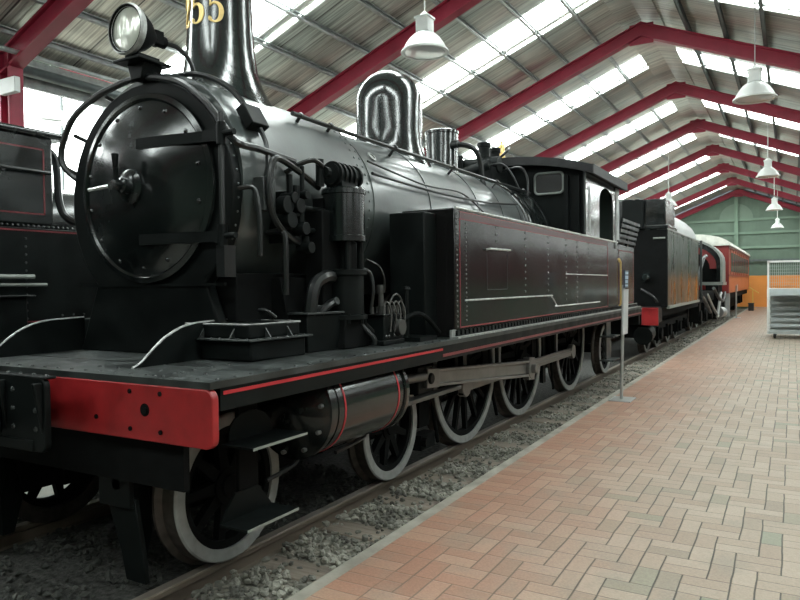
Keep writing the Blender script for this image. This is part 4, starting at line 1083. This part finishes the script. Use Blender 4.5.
# bunker
b_ = MB(); b_.box(-1.32, 1.32, 11.86, 13.28, 1.2, 2.30); bk = b_.build('bunker', M['tank'], L, bevel=.012)
for s in (1, -1):
    x = s * 1.32; l = MB()
    for y0, y1, z0, z1 in ((11.98, 13.2, 2.19, 2.21), (11.98, 13.2, 1.28, 1.30), (11.98, 12.0, 1.28, 2.21), (13.18, 13.2, 1.28, 2.21)): l.box(x - s * .002, x + s * .003, y0, y1, z0, z1)
    l.build('lining', M['band'], bk)
    r = MB(); r.rivets((x, 11.92, 1.3), (x, 11.92, 2.2), 16, (s, 0, 0), .011); r.rivets((x, 13.24, 1.3), (x, 13.24, 2.2), 16, (s, 0, 0), .011); r.rivets((x, 12.6, 1.4), (x, 12.6, 2.1), 9, (s, 0, 0), .011); r.build('rivets', M['deck'], bk)
    for i in range(5):
        z = 2.36 + i * .085; xo = s * (1.33 + .02 * i)
        c = MB(); c.bar((xo, 11.86, z), (xo, 13.32, z), .025, .05); c.bar((xo, 13.32, z), (0, 13.32, z), .025, .05); c.build('coal_rail', M['deck'], bk)
    c = MB()
    for y in (11.9, 12.6, 13.28): c.bar((s * 1.31, y, 2.28), (s * 1.40, y, 2.74), .03, .03, (0, 1, 0))
    c.build('rail_post', M['black'], bk)
    # doorway handles between tank and bunker
    c = MB(); c.tube([(s * 1.37, 11.72, 1.25), (s * 1.40, 11.74, 1.3), (s * 1.40, 11.74, 2.0), (s * 1.37, 11.72, 2.05)], .016, n=8, smooth=False); c.rivet((s * 1.38, 11.7, 2.02), (s, 0, 0), .04); c.build('door_handrail', M['brass'], bk)
MB().box(-1.25, 1.25, 11.9, 13.2, 2.28, 2.5).build('coal', mat('coal', (.012, .012, .012), .6, 0, bump=1, bscale=12), bk)
bb = MB().box(-1.4, 1.4, 13.3, 13.36, .86, 1.17)  .build('rear_beam', M['black'], L, bevel=.005)

# ------------------------------------------------------------------ tender behind
T = empty('tender', (0, 19, 0))
tag(T, 'black riveted tender with a red beam end standing behind the big tank engine', 'tender')
t = MB(); t.box(-1.5, 1.5, 16.1, 21.8, 1.08, 2.82); to = t.build('tank_body', M['tender'], T, bevel=.02)
q = MB(); q.box(-1.49, 1.49, 16.06, 16.1, 1.09, 2.81); q.build('end_plate', M['matt'], to)
q = MB()
for z in (2.74,): q.rivets((1.5, 16.2, z), (1.5, 22.0, z), 50, (1, 0, 0), .013)
q.tube([(1.2, 16.04, 2.62), (1.45, 16.04, 2.62)], .02, smooth=False); q.build('rivets', M['hood'], to)
q = MB(); q.tube([(1.5, 16.1, 2.82), (1.5, 21.8, 2.82)], .02, n=6, smooth=False); q.box(1.47, 1.53, 16.1, 21.8, 1.06, 1.12); q.build('beading', M['hood'], to)
q = MB(); q.box(-1.3, 1.45, 16.15, 17.5, 2.84, 3.50); q.box(-1.4, 1.5, 16.1, 17.6, 2.82, 2.92); 
q.build('water_box', M['gloss'], T, bevel=.02)
q = MB()
for x in (.62, .72, .86): q.cyl((x, 16.05, 2.8), (x, 16.05, 3.5), .05, n=10)
q.box(.55, 1.0, 15.98, 16.1, 2.85, 3.48); q.build_each('filler_pipe', M['black'], T)
arc = []
for i in range(15):
    a = math.radians(180 * i / 14); arc.append((1.42 * math.cos(a), 2.82 + .92 * math.sin(a)))
q = MB(); q.prism(arc, 'xz', 17.75, 22.1); q.build('arched_top', M['tenderroof'], T, ang=50)
q = MB(); q.box(-1.4, 1.4, 15.75, 22.6, .9, 1.08); q.box(-1.0, 1.0, 16, 22, .4, .9)
for y in (16.9, 18.3, 20.0, 21.4):
    for s in (1, -1): q.box(s * 1.02, s * 1.2, y - .2, y + .2, .3, .62); q.cyl((s * 1.1, y, .46), (s * 1.26, y, .46), .14, n=14)
q.bar((1.12, 16.3, .62), (1.12, 22.0, .62), .05, .16); q.build('underframe', M['matt'], T)
q = MB()
q.cyl((1.05, 15.8, 1.0), (1.05, 15.3, 1.0), .1, n=16); q.box(-1.4, 1.4, 15.3, 15.78, .78, 1.12); q.box(1.16, 1.44, 15.02, 15.32, .78, 1.1)
q.cyl((1.1, 15.75, .55), (1.1, 15.35, .5), .2, n=18); q.build('buffer', M['black'], T)
q = MB(); q.box(1.13, 1.42, 15.4, 15.78, .8, 1.1); q.build('beam', M['black'], T)
q = MB(); q.box(1.14, 1.47, 14.98, 15.03, .75, 1.12); tag(q.build('beam_end', M['red'], T, bevel=.01), 'red painted beam end')
q = MB(); q.lathe([(.0, .12), (.06, .115), (.10, .06), (.115, 0), (.1, -.06), (0, -.08)], (1.05, 16.0, 1.76), (0, -1, 0), 24); q.build('tail_lamp', M['dome'], T)
q = MB(); q.bar((1.15, 15.5, .95), (1.28, 15.6, .35), .03, .03); q.tube([(.95, 16.0, 1.5), (1.2, 15.9, 1.35), (1.3, 15.95, 1.2)], .03); q.build('hose', M['pipe'], T)
twh = make_wheel('tender_wheel', .46, 9, .11, .03, (.92, 16.9, .46), T)
for y in (18.3, 20.0, 21.4):
    copy_tree(twh, T, Vector((.92, y, .46)) - WORLD[T.name])
for y in (16.9, 18.3, 20.0, 21.4):
    c = copy_tree(twh, T, Vector((-.92, y, .46)) - WORLD[T.name]); c.rotation_euler = (0, 0, PI)

# ------------------------------------------------------------------ engine with the arched cab
E_ = empty('arched_cab_locomotive', (0, 28, 0))
tag(E_, 'dark engine with arched grey cab and red inside, between the tender and the red carriage', 'locomotive')
def arch(hw, zs, zt, n=16, z0=1.5):
    P = [(hw, z0)]
    for i in range(n + 1):
        a = math.radians(180 * i / n); P.append((hw * math.cos(a), zs + (zt - zs) * math.sin(a)))
    P.append((-hw, z0)); return P
def arch_shell(a, b, y0, y1):
    n = len(a); m = MB()
    m.add([(x, y0, z) for x, z in a] + [(x, y0, z) for x, z in b] + [(x, y1, z) for x, z in a] + [(x, y1, z) for x, z in b],
          [(i, i + 1, n + i + 1, n + i) for i in range(n - 1)] + [(2 * n + i, 2 * n + i + 1, 3 * n + i + 1, 3 * n + i) for i in range(n - 1)] +
          [(i, i + 1, 2 * n + i + 1, 2 * n + i) for i in range(n - 1)] + [(n + i, n + i + 1, 3 * n + i + 1, 3 * n + i) for i in range(n - 1)])
    return m
arch_shell(arch(1.56, 2.4, 3.36), arch(1.49, 2.36, 3.28), 29.0, 30.4).build('cab_hood', M['hood'], E_, ang=50)
arch_shell(arch(1.49, 2.36, 3.28), arch(1.3, 2.3, 3.1), 29.5, 29.6).build('black_outer_arch', M['gloss'], E_, ang=50)
q = MB(); q.cyl((0, 23.2, 2.1), (0, 30.0, 2.1), .8, n=40); q.build('boiler', M['gloss'], E_)
arch_shell(arch(1.3, 2.3, 3.1, z0=2.15), arch(1.05, 2.2, 2.88, z0=2.15), 29.7, 29.8).build('red_inner_arch', M['cabred'], E_, ang=50)
MB().prism(arch(1.30, 2.3, 3.1), 'xz', 30.1, 30.15).build('bulkhead', M['black'], E_)
MB().box(-1.55, 1.6, 28.9, 30.4, 1.5, 1.62).build('cab_sill', M['hood'], E_)
q = MB(); q.box(-1.3, 1.3, 22.75, 30.6, .95, 1.3); q.box(-.9, .9, 22.75, 30.6, .4, 1.0)
for y in (24, 25.6, 27.4, 29.2): q.box(1.0, 1.3, y - .25, y + .3, .35, 1.0); q.cyl((1.1, y, .5), (1.35, y, .5), .22, n=14)
q.box(1.0, 1.45, 28.6, 30.2, .6, 1.5); q.build('underframe', M['matt'], E_)
q = MB(); q.tube([(1.3, 23.0, 1.3), (1.35, 23.4, 1.9), (1.4, 24.2, 2.4), (1.4, 25.0, 2.5)], .05); q.tube([(1.4, 23.5, 1.2), (1.45, 24.5, .9), (1.45, 25.6, .6)], .06); q.tube([(1.4, 27.4, 1.4), (1.5, 28.4, 1.0), (1.55, 29.4, .9), (1.55, 30.2, 1.2)], .06); q.cyl((1.1, 22.9, 1.3), (1.1, 22.9, 3.0), .05, n=8); q.cyl((1.45, 22.9, 1.1), (1.45, 22.9, 2.9), .035, n=8); q.build_each('pipe', M['deck'], E_)
q = MB(); q.tube([(1.3, 26.2, 1.2), (1.4, 27.6, .6), (1.45, 28.5, .35)], .05); q.tube([(1.45, 28.2, .3), (1.5, 28.7, 1.0), (1.5, 29.2, 1.2)], .05); q.cyl((1.4, 29.2, .45), (1.5, 29.6, .45), .2, n=16); q.build_each('bright_rod', M['signgrey'], E_)
ew = make_wheel('engine_wheel', .6, 12, .13, .03, (.92, 25.0, .6), E_)
for y in (26.6, 28.2): copy_tree(ew, E_, Vector((.92, y, .6)) - WORLD[E_.name])

# ------------------------------------------------------------------ red carriage
Cc = empty('passenger_carriage', (.2, 41, 0))
tag(Cc, 'orange-red passenger carriage with a cream roof at the far end of the platform', 'carriage')
xa, xb, ya, yb = -1.2, 1.62, 31.0, 46.4
MB().box(xa, xb, ya, yb, 1.15, 3.12).build('body', M['coach'], Cc, bevel=.02)
arc = []
for i in range(13):
    a = math.radians(180 * i / 12); arc.append(((xa + xb) / 2 + 1.5 * math.cos(a), 3.1 + .5 * math.sin(a)))
MB().prism(arc, 'xz', ya - .1, yb + .1).build('roof', M['coachroof'], Cc, ang=50)
q = MB(); q.box(xb, xb + .03, ya, yb, 3.0, 3.1); q.box(xb, xb + .03, ya, yb, 1.85, 1.92); q.box(xb, xb + .02, ya, ya + .25, 1.15, 3.05); q.box(xa, xb, ya - .03, ya, 1.15, 3.1)
for y in [32.1 + i * 1.45 for i in range(10)]: q.box(xb, xb + .02, y, y + .1, 1.9, 3.0)
q.build('trim_strips', M['coachtrim'], Cc)
for i in range(9):
    y = 32.35 + i * 1.45; w = MB().box(xb, xb + .018, y, y + 1.05, 2.05, 2.85).build('window_pane', M['coachglass'], Cc)
q = MB(); q.box(xa + .1, xb - .1, ya, yb, .9, 1.15); q.box(-.7, 1.1, ya + .6, yb - .6, .3, .9)
for y in (32.6, 34.2, 43.2, 44.8): q.cyl((.7, y, .46), (1.05, y, .46), .46, n=20); q.box(1.05, 1.35, y - .3, y + .3, .4, .9)
q.build('underframe', M['matt'], Cc)
MB().box(xb - .12, xb + .05, ya + .05, ya + .15, .2, 1.15).build('step_iron', M['signgrey'], Cc)

# ------------------------------------------------------------------ engine on the next track
B = empty('black_locomotive', (TX, 2, 0))
tag(B, 'black riveted engine with thin red lining on the next track, partly behind the big engine', 'locomotive')
xf = TX + 1.45
q = MB(); q.box(TX - 1.45, xf - .04, -3, 4.46, 2.30, 3.22); q.box(TX - 1.5, xf + .02, -3, 4.62, 3.20, 3.27); ub = q.build('upper_tank', M['gloss'], B, bevel=.03)
x = xf - .04; l = MB()
for y0, y1, z0, z1 in ((-2.8, 4.36, 2.41, 2.425), (-2.8, 4.36, 3.07, 3.085), (4.345, 4.36, 2.41, 3.085)): l.box(x - .002, x + .004, y0, y1, z0, z1)
l.build('lining', M['band'], ub)
q = MB(); q.tube([(x + .05, -2, 2.82), (x + .05, 4.4, 2.84)], .02, smooth=False)
for y in (0, 2.0, 3.9): q.cyl((x, y, 2.83), (x + .06, y, 2.83), .025, n=8)
q.build('handrail', M['pipe'], ub)
q = MB(); q.box(TX - 1.45, xf, -3, 6.6, 1.22, 2.27); lb = q.build('lower_body', M['black'], B, bevel=.01)
q = MB(); q.rivets((xf, 4.12, 1.36), (xf, 4.12, 2.16), 11, (1, 0, 0), .014); q.rivets((xf + .0, 2.6, 2.29), (xf, 4.9, 2.29), 44, (1, 0, .5), .014); q.rivets((xf, 4.5, 1.38), (xf, 4.75, 1.38), 3, (1, 0, 0), .014); q.build('rivets', M['deck'], lb)
MB().box(xf - .002, xf + .004, -2.8, 6.4, 2.235, 2.25).build('lining', M['band'], lb)
MB().box(xf - .002, xf + .004, 3.9, 6.4, 1.325, 1.337).build('lining', M['band'], lb)
q = MB(); q.box(xf, xf + .12, 2.0, 4.05, 1.2, 1.58); q.box(xf, xf + .16, 2.0, 4.12, 1.58, 1.60); q.build('side_box', M['black'], B, bevel=.01)
q = MB(); q.tube([(xf + .08, 2.2, 1.78), (xf + .08, 4.15, 1.78)], .022, smooth=False); q.tube([(xf + .05, 2.2, 1.70), (xf + .05, 4.3, 1.70)], .016, smooth=False); q.tube([(xf + .05, 2.2, 1.92), (xf + .05, 3.7, 1.92)], .014, smooth=False); q.build('side_pipes', M['hood'], B)
q = MB(); q.box(TX - 1.5, xf + .08, -3.2, 8.5, 1.14, 1.2); q.build('running_board', M['deck'], B)
q = MB(); q.box(TX - .7, TX + .7, -3, 8.4, .4, 1.14); q.build('frame', M['matt'], B)
q = MB(); q.cyl((TX, 4.4, 2.3), (TX, 8.2, 2.3), .6, n=40); q.build('boiler', M['gloss'], B)
q = MB(); q.tube([(xf - .3, 4.5, 3.15), (xf - .25, 4.62, 3.05), (xf - .25, 4.66, 2.6), (xf - .2, 4.72, 2.42), (xf - .1, 4.9, 2.36), (xf - .05, 5.4, 2.36)], .04); q.tube([(xf - .25, 4.66, 3.0), (xf - .2, 4.9, 2.9), (xf - .1, 5.2, 2.75)], .02); q.box(xf - .5, xf - .2, 5.1, 5.5, 2.27, 2.62); q.build('feed_pipe', M['pipe'], B)
wB = make_wheel('engine_wheel', .6, 11, .12, .03, (TX + .92, 0.4, .6), B)
for y in (2.2, 4.0, 6.0): copy_tree(wB, B, Vector((TX + .92, y, .6)) - WORLD[B.name])

# ------------------------------------------------------------------ pendant lamps
def pendant():
    o = empty('pendant_lamp', (0, 0, 0))
    s = MB(); s.lathe([(.295, -.125), (.305, -.12), (.305, -.105), (.28, -.085), (.25, -.02), (.20, .05), (.145, .10), (.095, .13), (0, .135)], (0, 0, 0), (0, 0, 1), 40)
    s.build('lamp_shade', M['lampwhite'], o, at=(0, 0, 0), ang=50)
    s = MB(); s.lathe([(.05, .12), (.105, .13), (.105, .15)], (0, 0, 0), (0, 0, 1), 8); s.prism(rrect(-.095, .095, -.095, .095, .03, 2), 'xy', .13, .30); s.prism(rrect(-.11, .11, -.11, .11, .03, 2), 'xy', .30, .325); s.lathe([(.10, .325), (.04, .38), (.02, .40), (0, .40)], (0, 0, 0), (0, 0, 1), 16)
    s.build('gear_housing', M['lampwhite'], o, at=(0, 0, 0))
    s = MB(); s.lathe([(.288, -.122), (.2, -.132), (.1, -.138), (0, -.14)], (0, 0, 0), (0, 0, 1), 32); s.build('lamp_lens', M['lampglass'], o, at=(0, 0, 0), ang=60)
    s = MB(); s.lathe([(.285, -.115), (.312, -.115), (.312, -.130), (.285, -.130)], (0, 0, 0), (0, 0, 1), 40, closed=True); s.build('lamp_rim', M['lampwhite'], o, at=(0, 0, 0))
    return o
LAMPS = [((-.27, 8.0, 4.79), 'white bell pendant lamp hanging above the steam dome, nearest of the lamps'),
         ((3.37, 12.0, 4.58), 'white bell pendant lamp over the platform, largest of the platform row'),
         ((3.28, 22.0, 4.70), 'white bell pendant lamp over the platform above the wheeled steps, second of the row'),
         ((3.25, 31.5, 4.60), 'white bell pendant lamp before the green end wall, third of the platform row'),
         ((3.2, 41.5, 4.55), 'smallest white pendant lamp close to the green end wall over the platform'),
         ((-.15, 27.5, 4.62), 'white pendant lamp mostly hidden behind the tender water box'),
         ((-7.5, 7.6, 4.72), 'white pendant lamp in the bright bay beyond the red column')]
p0 = pendant()
for i, (loc, lab) in enumerate(LAMPS):
    o = p0 if i == 0 else copy_tree(p0)
    o.location = loc; WORLD[o.name] = Vector(loc)
    tag(o, lab, 'lamp', 'pendant lamps')
    x, y, z = loc
    zt = zr(x, 7.42) if x > XL else 5.9
    cd = MB(); cd.cyl((0, 0, .39), (0, 0, zt - z), .008 if y < 20 else .014, n=6)
    cd.build('lamp_cord', M['lampwhite'], o, at=(x, y, z))
# control box on the red column
q = MB(); q.box(XL + .12, XL + .46, 5.26, 5.34, 4.18, 4.38); q.box(XL + .04, XL + .24, 5.33, 5.37, 4.24, 4.34)
tag(q.build('light_fitting', M['lampwhite'], bevel=.01), 'small white box fitting fixed to the red column', 'fitting')

# ------------------------------------------------------------------ platform things
S = empty('information_sign', (1.84, 9.66, .05)); tag(S, 'slim grey post sign with a narrow white board on the platform edge', 'sign')
lean = .022
def sp(z, dx=0, dy=0): return (1.84 + dx + lean * z, 9.66 + dy + .1 * lean * z, z)
q = MB(); q.box(1.68 + .03, 2.0, 9.46, 9.86, .05, .062); q.build('base_plate', M['signgrey'], S, bevel=.003)
q = MB(); q.cyl(sp(.06), sp(1.62), .021, n=12); q.build('post', M['signgrey'], S)
def panel(z0, z1, hw, th):
    a, b_ = Vector(sp(z0, .03)), Vector(sp(z1, .03)); m = MB()
    d = (b_ - a); n_ = Vector((1, 0, -lean)).normalized() * th; t = Vector((0, 1, 0)) * hw
    return m.obox((a + b_) / 2, d / 2, n_, t)
panel(.95, 1.56, .15, .008).build('board', M['signwhite'], S)
lb_ = panel(1.58, 1.82, .11, .010).build('label_plate', M['signdark'], S)
for z0, z1, hw in ((1.765, 1.80, .09), (1.70, 1.745, .1), (1.645, 1.685, .08), (1.60, 1.625, .09)):
    m = panel(z0, z1, hw, .0115); m.build('print_line', M['signblue'], lb_)
S2 = empty('post_sign', (1.78, 33.0, .05)); tag(S2, 'thin grey post with a small plate by the red carriage', 'sign')
MB().cyl((1.78, 33, .06), (1.78, 33, 1.45), .03, n=10).build('post', M['signgrey'], S2)
MB().box(1.66 + .05, 1.95, 32.85, 33.15, .05, .07).build('base_plate', M['signgrey'], S2)
MB().box(1.81, 1.825, 32.85, 33.15, 1.2, 1.5).build('board', M['signwhite'], S2)
q = MB(); q.box(1.85, 2.1, 41.0, 41.6, .05, .42); q.box(1.83, 2.12, 40.98, 41.62, .42, .46)
tag(q.build('black_box', M['rubber'], bevel=.01), 'low black box on the platform near the carriage end', 'box')
Yk = empty('yellow_stand', (1.95, 43.6, .05)); tag(Yk, 'small yellow stand with a sloping top before the orange board', 'stand')
MB().cyl((1.95, 43.6, .05), (1.95, 43.6, .95), .035, n=10).build('post', M['yellow'], Yk)
MB().cyl((1.95, 43.6, .05), (1.95, 43.6, .08), .18, n=16).build('base', M['yellow'], Yk)
MB().bar((1.74, 43.6, 1.3), (2.25, 43.6, .95), .3, .05).build('sloping_top', M['yellow'], Yk)
MB().cyl((1.95, 43.6, .94), (1.95, 43.6, 1.1), .03, n=8).build('neck', M['yellow'], Yk)
# orange board
Ob = MB().box(.9, XRW, YB - .32, YB - .24, .05, 1.96).build('orange_board', M['orange'], bevel=.005); tag(Ob, 'long flat orange board along the foot of the green end wall', 'board')

# wheeled access steps
W = empty('wheeled_steps', (4.1, 22.6, .05)); tag(W, 'wheeled grey access steps with white frame and wire mesh guard at the right', 'steps')
x0, x1, yf = 3.30, 4.95, 21.6
q = MB()
for x in (x0, x1): q.box(x - .03, x + .03, yf - .02, yf + .04, .18, 1.42); q.bar((x, yf, .25), (x, yf + 1.5, 1.40), .05, .1); q.box(x - .03, x + .03, yf + 1.5, yf + 1.56, .18, 1.42)
q.build_each('side_frame', M['white'], W, bevel=.005)
q = MB()
for x in (x0, x1): q.box(x - .025, x + .025, yf + .02, yf + .07, 1.38, 2.20)
q.box(x0, x1, yf + .02, yf + .07, 2.15, 2.20); q.box(x0, x1, yf + .02, yf + .07, 1.38, 1.42); q.build('guard_frame', M['white'], W)
q = MB()
for i in range(33): xx = x0 + .05 * i; q.box(xx - .004, xx + .004, yf + .04, yf + .048, 1.4, 2.17)
for i in range(9): zz = 1.42 + i * .09; q.box(x0, x1, yf + .04, yf + .048, zz - .003, zz + .003)
q.build('wire_mesh', M['mesh'], W)
MB().box(x0, x1, yf - .01, yf + .03, 1.24, 1.42).build('top_panel', M['stairlite'], W)
MB().box(x0, x1, yf, yf + 1.55, 1.38, 1.42).build('platform', M['stairlite'], W)
for i in range(7):
    z = .26 + i * .15; y = yf + .02 + i * .2
    q = MB(); q.box(x0 + .03, x1 - .03, y, y + .26, z, z + .03); q.box(x0 + .03, x1 - .03, y - .005, y + .01, z - .045, z + .03); q.build('tread', M['stair'], W)
MB().box(x0 + .03, x1 - .03, yf + 1.46, yf + 1.5, .25, 1.38).build('back_panel', M['stairlite'], W)
q = MB(); q.box(x0, x1, yf - .02, yf + .04, .18, .25); q.box(x0, x1, yf + 1.5, yf + 1.56, .18, .25); q.build('base_rail', M['stair'], W)
for x in (x0 + .16, x1 - .16):
    for y in (yf + .03, yf + 1.5):
        c = MB(); c.cyl((x - .025, y, .13), (x + .025, y, .13), .078, n=18); c.prism([(y - .06, .18), (y + .06, .18), (y + .03, .10), (y - .03, .10)], 'yz', x - .035, x - .027); c.prism([(y - .06, .18), (y + .06, .18), (y + .03, .10), (y - .03, .10)], 'yz', x + .027, x + .035); c.build('castor', M['rubber'], W)

# ------------------------------------------------------------------ light, camera, view
w = bpy.data.worlds.new('world'); bpy.context.scene.world = w; w.use_nodes = True
w.node_tree.nodes['Background'].inputs[0].default_value = (.8, .9, 1, 1); w.node_tree.nodes['Background'].inputs[1].default_value = .5

cam = bpy.data.cameras.new('camera'); co = bpy.data.objects.new('camera', cam); COL.objects.link(co)
cam.sensor_fit = 'HORIZONTAL'; cam.sensor_width = 36; cam.lens = 688.4818 * 36 / 800
cam.clip_start = .05; cam.clip_end = 200
R3 = Vector((0.86906906, 0.49455864, -0.01143296)); U3 = Vector((-0.00116537, 0.02515803, 0.99968281)); F3 = Vector((-0.4946894, 0.86878008, -0.02244041))
mw = Matrix((R3, U3, -F3)).transposed().to_4x4(); mw.translation = (3.87, 0, 1.66)
co.matrix_world = mw
sc = bpy.context.scene; sc.camera = co
sc.view_settings.view_transform = 'Standard'; sc.view_settings.look = 'None'; sc.view_settings.gamma = 1
sc.view_settings.use_curve_mapping = False
sc.view_settings.exposure = -0.35
